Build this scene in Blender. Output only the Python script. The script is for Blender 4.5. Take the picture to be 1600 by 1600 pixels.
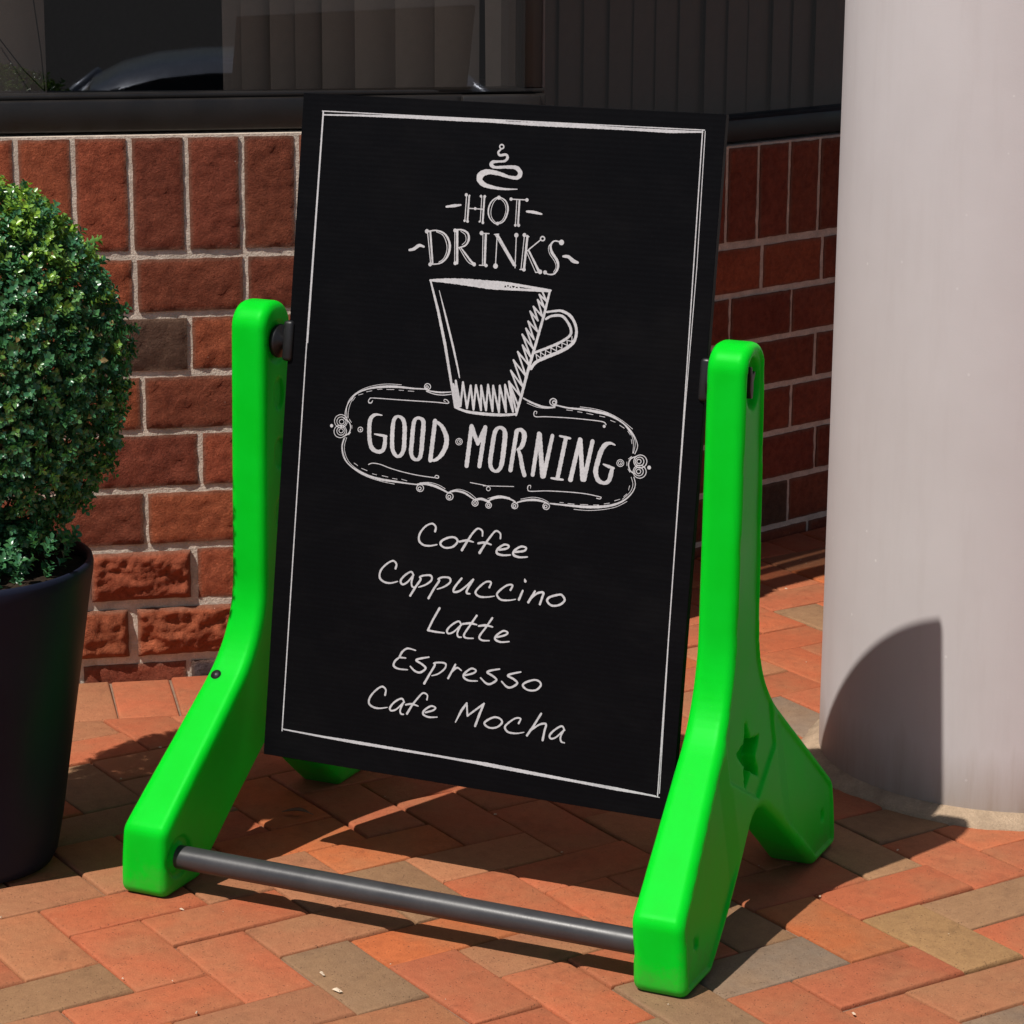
import bpy, bmesh, math, random
import numpy as np
from mathutils import Vector, Matrix, noise

random.seed(7)
rng = np.random.default_rng(7)
scene = bpy.context.scene
for o in list(bpy.data.objects):
    bpy.data.objects.remove(o, do_unlink=True)
COL = scene.collection

# ---------------------------------------------------------------- camera, sky, sun, exposure
cam_d = bpy.data.cameras.new('camera')
cam_d.sensor_width = 36.0
cam_d.lens = 94.2
cam_d.clip_start = 0.05
cam_d.clip_end = 500.0
cam = bpy.data.objects.new('camera', cam_d)
cam.location = (1.48325, -3.16940, 1.39597)
cam.rotation_euler = (1.323447, -0.006064, 0.431406)
COL.objects.link(cam)
scene.camera = cam

SUN_DIR = Vector((0.2493, 0.5672, -1.0)).normalized()      # the way the light travels
world = bpy.data.worlds.new('World')
scene.world = world
world.use_nodes = True
wn = world.node_tree.nodes
wl = world.node_tree.links
wn.clear()
sky = wn.new('ShaderNodeTexSky')
sky.sky_type = 'NISHITA'
sky.sun_disc = False
sky.sun_elevation = math.asin(-SUN_DIR.z)
sky.sun_rotation = math.atan2(-SUN_DIR.x, -SUN_DIR.y)
bg = wn.new('ShaderNodeBackground')
bg.inputs['Strength'].default_value = 0.066
wo = wn.new('ShaderNodeOutputWorld')
wl.new(sky.outputs[0], bg.inputs['Color'])
wl.new(bg.outputs[0], wo.inputs['Surface'])

sun_d = bpy.data.lights.new('sun', 'SUN')
sun_d.energy = 4.8
sun_d.angle = math.radians(0.53)
sun_d.color = (1.0, 0.95, 0.88)
sun = bpy.data.objects.new('sun', sun_d)
sun.rotation_euler = SUN_DIR.to_track_quat('-Z', 'Y').to_euler()
sun.location = (-3, -6, 9)
COL.objects.link(sun)

scene.view_settings.view_transform = 'Standard'
scene.view_settings.look = 'None'
scene.view_settings.exposure = 0.10
scene.view_settings.gamma = 1.0
scene.view_settings.use_curve_mapping = False
scene.render.engine = 'CYCLES'
scene.cycles.max_bounces = 6
scene.cycles.transparent_max_bounces = 12

# ---------------------------------------------------------------- helpers
def mesh_of(name, verts, faces, smooth=False):
    me = bpy.data.meshes.new(name)
    me.from_pydata([tuple(v) for v in verts], [], [tuple(f) for f in faces])
    if smooth:
        me.polygons.foreach_set('use_smooth', [True] * len(me.polygons))
    me.update()
    return me

def mesh_np(name, verts, quads, smooth=True):
    """verts (n,3), quads (m,4) as arrays"""
    me = bpy.data.meshes.new(name)
    verts = np.asarray(verts, dtype=np.float32)
    quads = np.asarray(quads, dtype=np.int32)
    k = quads.shape[1]
    me.vertices.add(len(verts))
    me.vertices.foreach_set('co', verts.ravel())
    me.loops.add(len(quads) * k)
    me.loops.foreach_set('vertex_index', quads.ravel())
    me.polygons.add(len(quads))
    me.polygons.foreach_set('loop_start', np.arange(0, len(quads) * k, k, dtype=np.int32))
    me.polygons.foreach_set('use_smooth', np.full(len(quads), smooth, dtype=bool))
    me.update(calc_edges=True)
    return me

def link(name, me, mat=None, parent=None, loc=None, rz=None, mw=None):
    o = bpy.data.objects.new(name, me)
    if mat is not None and me is not None and len(me.materials) == 0:
        me.materials.append(mat)
    COL.objects.link(o)
    if parent is not None:
        o.parent = parent
    if loc is not None:
        o.location = loc
    if rz is not None:
        o.rotation_euler = (0, 0, rz)
    return o

def empty(name, loc, rz=0.0):
    o = bpy.data.objects.new(name, None)
    o.empty_display_size = 0.1
    o.location = loc
    o.rotation_euler = (0, 0, rz)
    COL.objects.link(o)
    return o

def tag(o, label=None, cat=None, group=None, kind=None):
    if label: o['label'] = label
    if cat: o['category'] = cat
    if group: o['group'] = group
    if kind: o['kind'] = kind
    return o

def box(v, f, lo, hi):
    b = len(v)
    for z in (lo[2], hi[2]):
        v += [(lo[0], lo[1], z), (hi[0], lo[1], z), (hi[0], hi[1], z), (lo[0], hi[1], z)]
    f += [(b, b+3, b+2, b+1), (b+4, b+5, b+6, b+7), (b, b+1, b+5, b+4), (b+1, b+2, b+6, b+5),
          (b+2, b+3, b+7, b+6), (b+3, b, b+4, b+7)]

def bevel_mesh(me, w, seg=2, ang=35):
    bm = bmesh.new(); bm.from_mesh(me)
    ed = [e for e in bm.edges if len(e.link_faces) == 2 and e.calc_face_angle(0) > math.radians(ang)]
    bmesh.ops.bevel(bm, geom=ed, offset=w, segments=seg, profile=0.5, affect='EDGES', clamp_overlap=True)
    bm.normal_update()
    bm.to_mesh(me); bm.free()
    me.polygons.foreach_set('use_smooth', [True] * len(me.polygons))
    if hasattr(me, 'set_sharp_from_angle'):
        me.set_sharp_from_angle(angle=math.radians(40))
    return me

def bbox_mesh(name, lo, hi, bev=0.0, seg=2):
    v, f = [], []
    box(v, f, lo, hi)
    me = mesh_of(name, v, f)
    if bev: bevel_mesh(me, bev, seg)
    return me

def lathe(name, prof, n=64, smooth=True, cap_top=False, cap_bot=False):
    v, f = [], []
    for r, z in prof:
        for i in range(n):
            a = 2 * math.pi * i / n
            v.append((r * math.cos(a), r * math.sin(a), z))
    for j in range(len(prof) - 1):
        for i in range(n):
            k = (i + 1) % n
            f.append((j*n+i, j*n+k, (j+1)*n+k, (j+1)*n+i))
    if cap_bot: f.append(tuple(reversed(range(n))))
    if cap_top: f.append(tuple(range((len(prof)-1)*n, len(prof)*n)))
    return mesh_of(name, v, f, smooth)

def tube(v, f, pts, rad, n=8, caps=True):
    """tube along pts (Vectors), rad list"""
    b0 = len(v)
    for i, p in enumerate(pts):
        d = (pts[min(i+1, len(pts)-1)] - pts[max(i-1, 0)]).normalized()
        up = Vector((0, 0, 1)) if abs(d.z) < 0.9 else Vector((1, 0, 0))
        s = d.cross(up).normalized(); t = s.cross(d)
        for k in range(n):
            a = 2*math.pi*k/n
            v.append(tuple(p + (s*math.cos(a) + t*math.sin(a))*rad[i]))
    for i in range(len(pts)-1):
        for k in range(n):
            a, b = b0+i*n+k, b0+i*n+(k+1) % n
            f.append((a, b, b+n, a+n))
    if caps:
        f.append(tuple(reversed(range(b0, b0+n))))
        f.append(tuple(range(b0+(len(pts)-1)*n, b0+len(pts)*n)))

# ---------------------------------------------------------------- materials
class NT:
    def __init__(self, name):
        self.m = bpy.data.materials.new(name)
        self.m.use_nodes = True
        self.t = self.m.node_tree
        self.t.nodes.clear()
        self.out = self.n('ShaderNodeOutputMaterial')
    def n(self, typ, **kw):
        nd = self.t.nodes.new(typ)
        for k, v in kw.items():
            setattr(nd, k, v)
        return nd
    def put(self, sock, val):
        if hasattr(val, 'links'):
            self.t.links.new(val, sock)
        elif isinstance(val, (tuple, list)) and len(val) == 3 and sock.type == 'RGBA':
            sock.default_value = (*val, 1)
        else:
            sock.default_value = val
    def noise(self, vec, scale, detail=4, rough=0.55, dist=0.0):
        nd = self.n('ShaderNodeTexNoise')
        if vec is not None: self.put(nd.inputs['Vector'], vec)
        nd.inputs['Scale'].default_value = scale
        nd.inputs['Detail'].default_value = detail
        nd.inputs['Roughness'].default_value = rough
        nd.inputs['Distortion'].default_value = dist
        return nd.outputs['Fac']
    def ramp(self, fac, stops):
        nd = self.n('ShaderNodeValToRGB')
        self.put(nd.inputs['Fac'], fac)
        e = nd.color_ramp.elements
        while len(e) < len(stops): e.new(0.5)
        for el, (p, c) in zip(e, stops):
            el.position = p
            el.color = (c, c, c, 1) if not isinstance(c, (tuple, list)) else (*c, 1)
        return nd.outputs['Color']
    def mix(self, fac, a, b, mode='MIX'):
        nd = self.n('ShaderNodeMix', data_type='RGBA', blend_type=mode)
        self.put(nd.inputs[0], fac); self.put(nd.inputs[6], a); self.put(nd.inputs[7], b)
        return nd.outputs[2]
    def math(self, op, a, b=0.0):
        nd = self.n('ShaderNodeMath', operation=op)
        self.put(nd.inputs[0], a); self.put(nd.inputs[1], b)
        return nd.outputs[0]
    def vmath(self, op, a, b):
        nd = self.n('ShaderNodeVectorMath', operation=op)
        self.put(nd.inputs[0], a); self.put(nd.inputs[1], b)
        return nd.outputs[0]
    def bump(self, h, strength, dist, prev=None):
        nd = self.n('ShaderNodeBump')
        nd.inputs['Strength'].default_value = strength
        nd.inputs['Distance'].default_value = dist
        self.put(nd.inputs['Height'], h)
        if prev is not None: self.put(nd.inputs['Normal'], prev)
        return nd.outputs['Normal']
    def pbsdf(self, base, rough=0.6, normal=None, spec=0.5, **kw):
        nd = self.n('ShaderNodeBsdfPrincipled')
        self.put(nd.inputs['Base Color'], base)
        self.put(nd.inputs['Roughness'], rough)
        self.put(nd.inputs['Specular IOR Level'], spec)
        if normal is not None: self.put(nd.inputs['Normal'], normal)
        for k, v in kw.items():
            self.put(nd.inputs[k.replace('_', ' ')], v)
        return nd
    def done(self, sh):
        self.t.links.new(sh.outputs[0] if hasattr(sh, 'outputs') else sh, self.out.inputs['Surface'])
        return self.m

def objcoord(m, random_shift=True):
    tc = m.n('ShaderNodeTexCoord')
    if not random_shift:
        return tc.outputs['Object']
    oi = m.n('ShaderNodeObjectInfo')
    sh = m.math('MULTIPLY', oi.outputs['Random'], 37.0)
    cmb = m.n('ShaderNodeCombineXYZ')
    for i in range(3): m.put(cmb.inputs[i], sh)
    return m.vmath('ADD', tc.outputs['Object'], cmb.outputs[0])

def mat_paver(name, attr=False):
    m = NT(name)
    if attr:
        a = m.n('ShaderNodeAttribute', attribute_name='tint'); base = a.outputs['Color']
        vec = m.n('ShaderNodeTexCoord').outputs['Object']
    else:
        base = m.n('ShaderNodeObjectInfo').outputs['Color']
        vec = objcoord(m)
    big = m.noise(vec, 9, 3, 0.6)
    mid = m.noise(vec, 60, 5, 0.65)
    fine = m.noise(vec, 420, 4, 0.7)
    c = m.mix(m.ramp(big, [(0.40, 0.0), (0.66, 0.9)]), base, m.mix(0.42, base, (0.31, 0.17, 0.08)))
    big2 = m.noise(vec, 17, 5, 0.7)
    c = m.mix(m.ramp(big2, [(0.55, 0.0), (0.75, 0.6)]), c, m.mix(1.0, c, (0.60, 0.58, 0.60), 'MULTIPLY'))
    c = m.mix(m.ramp(mid, [(0.3, 0.55), (0.7, 0.0)]), c, m.mix(1.0, c, (0.70, 0.66, 0.66), 'MULTIPLY'))
    c = m.mix(m.ramp(fine, [(0.25, 0.6), (0.6, 0.0)]), c, m.mix(1.0, c, (0.62, 0.58, 0.58), 'MULTIPLY'))
    # trodden-in dirt that runs on from paver to paver
    pos = m.n('ShaderNodeNewGeometry').outputs['Position']
    dirt = m.ramp(m.noise(pos, 3.2, 6, 0.68), [(0.5, 0.0), (0.76, 0.32)])
    c = m.mix(dirt, c, m.mix(1.0, c, (0.62, 0.60, 0.58), 'MULTIPLY'))
    # iron specks and pits
    vo = m.n('ShaderNodeTexVoronoi'); m.put(vo.inputs['Vector'], vec); vo.inputs['Scale'].default_value = 210
    spk = m.ramp(vo.outputs['Distance'], [(0.10, 1.0), (0.22, 0.0)])
    gate = m.ramp(m.noise(vec, 110, 2), [(0.47, 0.0), (0.56, 1.0)])
    spk = m.math('MULTIPLY', spk, gate)
    c = m.mix(m.math('MULTIPLY', spk, 0.6), c, (0.075, 0.04, 0.026))
    # pale dust
    vo2 = m.n('ShaderNodeTexVoronoi'); m.put(vo2.inputs['Vector'], vec); vo2.inputs['Scale'].default_value = 120
    dst = m.math('MULTIPLY', m.ramp(vo2.outputs['Distance'], [(0.04, 1.0), (0.1, 0.0)]), m.ramp(m.noise(vec, 31, 2), [(0.52, 0.0), (0.66, 1.0)]))
    c = m.mix(m.math('MULTIPLY', dst, 0.35), c, (0.62, 0.47, 0.36))
    h = m.math('ADD', m.math('MULTIPLY', fine, 0.35), m.math('MULTIPLY', mid, 0.65))
    h = m.math('SUBTRACT', h, m.math('MULTIPLY', spk, 0.5))
    nr = m.bump(h, 0.8, 0.0028)
    return m.done(m.pbsdf(c, 0.82, nr, 0.3))

def mat_brick(name):
    m = NT(name)
    base = m.n('ShaderNodeObjectInfo').outputs['Color']
    vec = objcoord(m)
    big = m.noise(vec, 12, 4, 0.65)
    mid = m.noise(vec, 75, 7, 0.72, 0.0)
    fine = m.noise(vec, 240, 4, 0.7)
    c = m.mix(m.ramp(big, [(0.32, 0.0), (0.7, 0.7)]), base, m.mix(1.0, base, (0.62, 0.52, 0.55), 'MULTIPLY'))
    c = m.mix(m.ramp(mid, [(0.3, 0.75), (0.62, 0.0)]), c, m.mix(1.0, c, (0.45, 0.42, 0.42), 'MULTIPLY'))
    c = m.mix(m.ramp(fine, [(0.62, 0.0), (0.8, 0.35)]), c, (0.42, 0.17, 0.09))
    # worn, mortar-stained arrises: distance from the brick's own edges
    at = m.n('ShaderNodeAttribute', attribute_name='edge')
    e = m.math('ADD', at.outputs['Fac'], m.math('MULTIPLY', m.math('SUBTRACT', mid, 0.5), 0.9))
    c = m.mix(m.ramp(e, [(0.45, 0.0), (0.95, 0.55)]), c, (0.17, 0.105, 0.072))
    vo = m.n('ShaderNodeTexVoronoi'); m.put(vo.inputs['Vector'], vec); vo.inputs['Scale'].default_value = 60
    fl = m.math('MULTIPLY', m.ramp(vo.outputs['Distance'], [(0.02, 1.0), (0.05, 0.0)]), m.ramp(m.noise(vec, 14, 2), [(0.58, 0.0), (0.64, 1.0)]))
    c = m.mix(fl, c, (0.7, 0.6, 0.5))
    h = m.math('ADD', m.math('MULTIPLY', mid, 0.8), m.math('MULTIPLY', fine, 0.25))
    pore = m.ramp(m.noise(vec, 520, 3, 0.6), [(0.34, 0.0), (0.46, 1.0)])
    h = m.math('ADD', h, m.math('MULTIPLY', pore, 0.18))
    nr = m.bump(h, 1.0, 0.0055)
    return m.done(m.pbsdf(c, 0.9, nr, 0.2))

def mat_mortar(name, col=(0.82, 0.69, 0.57)):
    m = NT(name)
    vec = m.n('ShaderNodeTexCoord').outputs['Object']
    a = m.noise(vec, 30, 5, 0.7); b = m.noise(vec, 300, 4, 0.7)
    c = m.mix(m.ramp(a, [(0.3, 0.0), (0.75, 1.0)]), col, tuple(x*0.55 for x in col))
    c = m.mix(m.ramp(b, [(0.3, 0.5), (0.6, 0.0)]), c, tuple(x*0.5 for x in col))
    nr = m.bump(m.math('ADD', a, b), 0.8, 0.004)
    return m.done(m.pbsdf(c, 0.95, nr, 0.15))

def mat_plain(name, col, rough=0.5, spec=0.5, bump=0.0, scale=80, var=0.15, metallic=0.0, coat=0.0):
    m = NT(name)
    vec = m.n('ShaderNodeTexCoord').outputs['Object']
    a = m.noise(vec, scale, 5, 0.65)
    b = m.noise(vec, scale*0.08, 3, 0.6)
    c = m.mix(m.ramp(m.math('ADD', m.math('MULTIPLY', a, 0.5), m.math('MULTIPLY', b, 0.5)), [(0.35, 0.0), (0.65, 1.0)]),
              tuple(x*(1-var) for x in col), tuple(min(1, x*(1+var)) for x in col))
    r = m.ramp(b, [(0.3, max(0, rough-0.07)), (0.7, min(1, rough+0.07))])
    nr = m.bump(a, bump, 0.002) if bump else None
    return m.done(m.pbsdf(c, r, nr, spec, Metallic=metallic, Coat_Weight=coat))

M = {}
M['paver'] = mat_paver('clay_paver')
M['paver_field'] = mat_paver('clay_paver_field', True)
M['brick'] = mat_brick('clay_brick')
M['mortar'] = mat_mortar('mortar')
M['sand'] = mat_mortar('joint_sand', (0.34, 0.22, 0.15))
M['asphalt'] = mat_plain('asphalt', (0.10, 0.096, 0.092), 0.9, 0.2, 0.6, 300, 0.3)
M['bronze'] = mat_plain('dark_bronze_aluminium', (0.012, 0.010, 0.009), 0.42, 0.5, 0.05, 200, 0.2)
M['dark_room'] = mat_plain('dark_interior', (0.16, 0.14, 0.125), 0.9, 0.2)
M['slat'] = mat_plain('blind_fabric', (0.165, 0.143, 0.131), 0.85, 0.2, 0.2, 500, 0.08)
M['dark_plastic'] = mat_plain('black_plastic', (0.010, 0.010, 0.011), 0.42, 0.35, 0.05, 300, 0.15)
M['tube'] = mat_plain('charcoal_tube', (0.036, 0.035, 0.037), 0.36, 0.5, 0.04, 250, 0.12)
M['bark'] = mat_plain('stem_bark', (0.13, 0.085, 0.055), 0.9, 0.2, 0.8, 120, 0.35)
M['soil'] = mat_plain('potting_soil', (0.03, 0.02, 0.014), 0.95, 0.1, 1.0, 150, 0.5)
M['concrete'] = mat_mortar('collar_concrete', (0.52, 0.38, 0.26))
M['grit'] = mat_plain('pale_grit', (0.58, 0.46, 0.34), 0.8, 0.2, 0.2, 300, 0.25)
M['dry'] = mat_plain('dry_leaf', (0.2, 0.13, 0.09), 0.8, 0.2, 0.4, 200, 0.3)
M['rubber'] = mat_plain('tyre_rubber', (0.02, 0.02, 0.02), 0.8, 0.3)
M['carpaint'] = mat_plain('silver_blue_paint', (0.42, 0.46, 0.55), 0.25, 0.6, 0, 80, 0.03, 0.3, 0.6)
M['carglass'] = mat_plain('dark_car_glass', (0.01, 0.012, 0.014), 0.08, 0.6, 0, 80, 0.05)
M['lamp'] = mat_plain('lamp_lens', (0.7, 0.7, 0.72), 0.15, 0.6)
M['alloy'] = mat_plain('alloy_rim', (0.5, 0.5, 0.52), 0.3, 0.5, 0, 80, 0.05, 0.8)

def mat_green():
    m = NT('green_polyethylene')
    vec = m.n('ShaderNodeTexCoord').outputs['Object']
    a = m.noise(vec, 500, 3, 0.6)
    b = m.noise(vec, 14, 4, 0.6)
    c = m.mix(m.ramp(b, [(0.35, 0.0), (0.7, 1.0)]), (0.0015, 0.50, 0.014), (0.002, 0.55, 0.02))
    vo = m.noise(vec, 45, 6, 0.8)
    c = m.mix(m.ramp(vo, [(0.62, 0.0), (0.76, 0.22)]), c, (0.02, 0.36, 0.03))
    # scuffs and road dust on the feet
    sz = m.n('ShaderNodeSeparateXYZ'); m.put(sz.inputs[0], vec)
    dz = m.math('ADD', sz.outputs['Z'], m.math('MULTIPLY', m.math('SUBTRACT', m.noise(vec, 30, 6, 0.75), 0.5), 0.16))
    c = m.mix(m.ramp(dz, [(0.0, 0.38), (0.05, 0.0)]), c, (0.10, 0.17, 0.05))
    st = m.n('ShaderNodeMapping'); m.put(st.inputs['Vector'], vec); st.inputs['Scale'].default_value = (60, 60, 260)
    sc = m.ramp(m.noise(st.outputs[0], 1.0, 5, 0.8), [(0.66, 0.0), (0.72, 0.3)])
    c = m.mix(sc, c, (0.10, 0.62, 0.12))
    nr = m.bump(a, 0.10, 0.0008)
    p = m.pbsdf(c, m.ramp(b, [(0.3, 0.38), (0.7, 0.48)]), nr, 0.22, Subsurface_Weight=0.5, Subsurface_Scale=0.035)
    p.inputs['Specular Tint'].default_value = (0.18, 1.0, 0.28, 1)
    p.inputs['Subsurface Radius'].default_value = (0.25, 1.0, 0.3)
    return m.done(p)
M['green'] = mat_green()

def mat_panel():
    m = NT('black_corrugated_plastic')
    tc = m.n('ShaderNodeTexCoord').outputs['Object']
    w = m.n('ShaderNodeTexWave', wave_type='BANDS', bands_direction='Z')
    m.put(w.inputs['Vector'], tc); w.inputs['Scale'].default_value = 45; w.inputs['Distortion'].default_value = 0.2
    a = m.noise(tc, 220, 4, 0.7)
    b = m.noise(tc, 6, 5, 0.6)
    c = m.mix(m.ramp(a, [(0.55, 0.0), (0.8, 0.5)]), (0.0021, 0.0022, 0.0030), (0.005, 0.0051, 0.0065))
    c = m.mix(m.ramp(b, [(0.5, 0.0), (0.8, 0.5)]), c, (0.0042, 0.0039, 0.0044))
    sm = m.n('ShaderNodeMapping'); m.put(sm.inputs['Vector'], tc); sm.inputs['Scale'].default_value = (3, 3, 9); sm.inputs['Rotation'].default_value = (0, 0.5, 0)
    d1 = m.ramp(m.noise(sm.outputs[0], 2.2, 7, 0.72), [(0.5, 0.0), (0.8, 0.3)])
    c = m.mix(d1, c, (0.009, 0.0088, 0.0095))
    fl = m.ramp(m.noise(tc, 900, 2, 0.5), [(0.74, 0.0), (0.8, 0.35)])
    c = m.mix(fl, c, (0.04, 0.04, 0.042))
    nr = m.bump(m.math('ADD', m.math('MULTIPLY', w.outputs['Fac'], 0.4), m.math('MULTIPLY', a, 0.25)), 0.12, 0.0012)
    return m.done(m.pbsdf(c, m.ramp(b, [(0.3, 0.42), (0.75, 0.55)]), nr, 0.06))
M['panel'] = mat_panel()

def mat_chalk():
    m = NT('white_chalk_print')
    tc = m.n('ShaderNodeTexCoord').outputs['Object']
    a = m.math('ADD', m.math('MULTIPLY', m.noise(tc, 420, 4, 0.7), 0.6), m.math('MULTIPLY', m.noise(tc, 25, 4, 0.6), 0.4))
    c = m.mix(m.ramp(a, [(0.38, 0.0), (0.6, 1.0)]), (0.36, 0.365, 0.38), (0.49, 0.495, 0.51))
    return m.done(m.pbsdf(c, 0.75, None, 0.3))
M['chalk'] = mat_chalk()

def mat_column():
    m = NT('pale_grey_column_paint')
    tc = m.n('ShaderNodeTexCoord').outputs['Object']
    a = m.noise(tc, 5, 5, 0.6)
    st = m.n('ShaderNodeMapping'); m.put(st.inputs['Vector'], tc); st.inputs['Scale'].default_value = (9, 9, 0.8)
    b = m.noise(st.outputs[0], 4, 6, 0.7)
    fine = m.noise(tc, 350, 3, 0.6)
    c = m.mix(m.ramp(a, [(0.3, 0.0), (0.7, 1.0)]), (0.485, 0.452, 0.452), (0.52, 0.488, 0.49))
    c = m.mix(m.ramp(b, [(0.5, 0.0), (0.8, 0.18)]), c, (0.36, 0.31, 0.295))
    # splashed dirt on the lowest hand's breadth
    sp = m.n('ShaderNodeSeparateXYZ'); m.put(sp.inputs[0], tc)
    dz = m.math('ADD', sp.outputs['Z'], m.math('MULTIPLY', m.math('SUBTRACT', b, 0.5), 0.12))
    c = m.mix(m.ramp(dz, [(0.0, 0.8), (0.11, 0.0)]), c, (0.27, 0.20, 0.15))
    vo = m.n('ShaderNodeTexVoronoi'); m.put(vo.inputs['Vector'], tc); vo.inputs['Scale'].default_value = 28
    g = m.ramp(m.noise(tc, 7, 2), [(0.5, 0.0), (0.62, 1.0)])
    ch = m.math('MULTIPLY', m.ramp(vo.outputs['Distance'], [(0.04, 1.0), (0.075, 0.0)]), g)
    c = m.mix(m.math('MULTIPLY', ch, 0.8), c, (0.66, 0.64, 0.63))
    nr = m.bump(m.math('ADD', m.math('MULTIPLY', fine, 0.5), m.math('MULTIPLY', a, 1.5)), 0.12, 0.002)
    return m.done(m.pbsdf(c, 0.55, nr, 0.35))
M['column'] = mat_column()

def mat_pot():
    m = NT('dark_blue_grey_planter')
    tc = m.n('ShaderNodeTexCoord').outputs['Object']
    a = m.noise(tc, 7, 5, 0.6); f = m.noise(tc, 350, 3, 0.6)
    c = m.mix(m.ramp(a, [(0.3, 0.0), (0.75, 1.0)]), (0.009, 0.0112, 0.023), (0.0125, 0.0152, 0.030))
    st = m.n('ShaderNodeMapping'); m.put(st.inputs['Vector'], tc); st.inputs['Scale'].default_value = (14, 14, 1.6)
    c = m.mix(m.ramp(m.noise(st.outputs[0], 3, 6, 0.7), [(0.52, 0.0), (0.8, 0.5)]), c, (0.017, 0.019, 0.030))
    nr = m.bump(f, 0.15, 0.0008)
    return m.done(m.pbsdf(c, m.ramp(a, [(0.3, 0.40), (0.7, 0.52)]), nr, 0.12))
M['pot'] = mat_pot()

def mat_leaf():
    m = NT('box_leaf')
    at = m.n('ShaderNodeAttribute', attribute_name='tint')
    tc = m.n('ShaderNodeTexCoord').outputs['Object']
    a = m.noise(tc, 160, 2)
    c = m.mix(m.ramp(a, [(0.3, 0.25), (0.7, 0.0)]), at.outputs['Color'], m.mix(1.0, at.outputs['Color'], (0.5, 0.6, 0.5), 'MULTIPLY'))
    p = m.pbsdf(c, 0.30, None, 0.6)
    tr = m.n('ShaderNodeBsdfTranslucent'); m.put(tr.inputs['Color'], m.mix(1.0, c, (1.25, 1.25, 0.6), 'MULTIPLY'))
    mx = m.n('ShaderNodeMixShader'); mx.inputs[0].default_value = 0.22
    m.t.links.new(p.outputs[0], mx.inputs[1]); m.t.links.new(tr.outputs[0], mx.inputs[2])
    return m.done(mx)
M['leaf'] = mat_leaf()

def mat_glass():
    m = NT('tinted_window_glass')
    tr = m.n('ShaderNodeBsdfTransparent'); tr.inputs['Color'].default_value = (0.66, 0.64, 0.62, 1)
    gl = m.n('ShaderNodeBsdfGlossy'); gl.inputs['Roughness'].default_value = 0.012
    gl.inputs['Color'].default_value = (0.95, 0.96, 1.0, 1)
    ge = m.n('ShaderNodeNewGeometry')
    dt = m.n('ShaderNodeVectorMath', operation='DOT_PRODUCT')
    m.put(dt.inputs[0], ge.outputs['Incoming']); m.put(dt.inputs[1], ge.outputs['Normal'])
    k = m.math('SUBTRACT', 1.0, m.math('ABSOLUTE', dt.outputs['Value']))
    fr = m.math('ADD', 0.06, m.math('MULTIPLY', m.math('POWER', k, 5.0), 0.92))      # Schlick, the same from both sides
    mx = m.n('ShaderNodeMixShader')
    m.t.links.new(fr, mx.inputs[0])
    m.t.links.new(tr.outputs[0], mx.inputs[1]); m.t.links.new(gl.outputs[0], mx.inputs[2])
    return m.done(mx)
M['glass'] = mat_glass()

# ================================================================ THE SETTING
# ---- left wall frame (sunlit), return and right wall (shaded)
WA, W0 = 0.6479, Vector((-0.9001, 0.5302, 0.0))
WE = Vector((math.cos(WA), math.sin(WA), 0)); WI = Vector((-math.sin(WA), math.cos(WA), 0))   # along, inward
BL, BH, ZT = 0.1823, 0.0988, 0.9211          # brick pitch along, course height, underside of sill
TC = 0.702                                    # outside corner, metres along the wall
RA, R0 = 1.1779, Vector((-0.3114, 1.7444, 0.0))
RE = Vector((math.cos(RA), math.sin(RA), 0)); RI = Vector((-math.sin(RA), math.cos(RA), 0))
ZR = 0.8134
CORNER = W0 + WE * TC
RSTART = -0.580
PIVOT_COL = Vector((0.530, 0.772, 0.0)); COL_R = 0.2916

# ---- pavement: herringbone of clay pavers
GX, GY, GA, GU = -0.39694, -0.44860, 1.00564, 0.101668
def guv(u, v):
    ca, sa = math.cos(GA), math.sin(GA)
    return Vector((GX + GU*(u*ca + v*sa), GY + GU*(u*sa - v*ca)))

def clip_poly(P, n, d):
    """keep n.x >= d"""
    out = []
    for i in range(len(P)):
        a, b = P[i], P[(i+1) % len(P)]
        da, db = n.dot(a) - d, n.dot(b) - d
        if da >= 0: out.append(a)
        if (da >= 0) != (db >= 0): out.append(a + (b-a)*(da/(da-db)))
    return out

def area(P):
    return 0.5*sum(P[i].x*P[(i+1) % len(P)].y - P[(i+1) % len(P)].x*P[i].y for i in range(len(P)))

def inset(P, d):
    n = len(P); out = []
    for i in range(n):
        a, b, c = P[i-1], P[i], P[(i+1) % n]
        e1, e2 = (b-a).normalized(), (c-b).normalized()
        n1, n2 = Vector((-e1.y, e1.x)), Vector((-e2.y, e2.x))
        k = 1 + n1.dot(n2)
        if k < 0.15: k = 0.15
        out.append(b + (n1+n2)*(d/k))
    return out

def paver_mesh(P):
    """solid paver with eased top edges, P = ccw polygon about its own centre"""
    n = len(P)
    rings = [(0.0009, -0.045), (0.0009, -0.0056), (0.0017, -0.0028), (0.0034, -0.0009), (0.0066, 0.0)]
    v, f = [], []
    for d, z in rings:
        for q in inset(P, d): v.append((q.x, q.y, z))
    for j in range(len(rings)-1):
        for i in range(n):
            k = (i+1) % n
            f.append((j*n+i, j*n+k, (j+1)*n+k, (j+1)*n+i))
    f.append(tuple(range((len(rings)-1)*n, len(rings)*n)))
    return v, f

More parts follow.
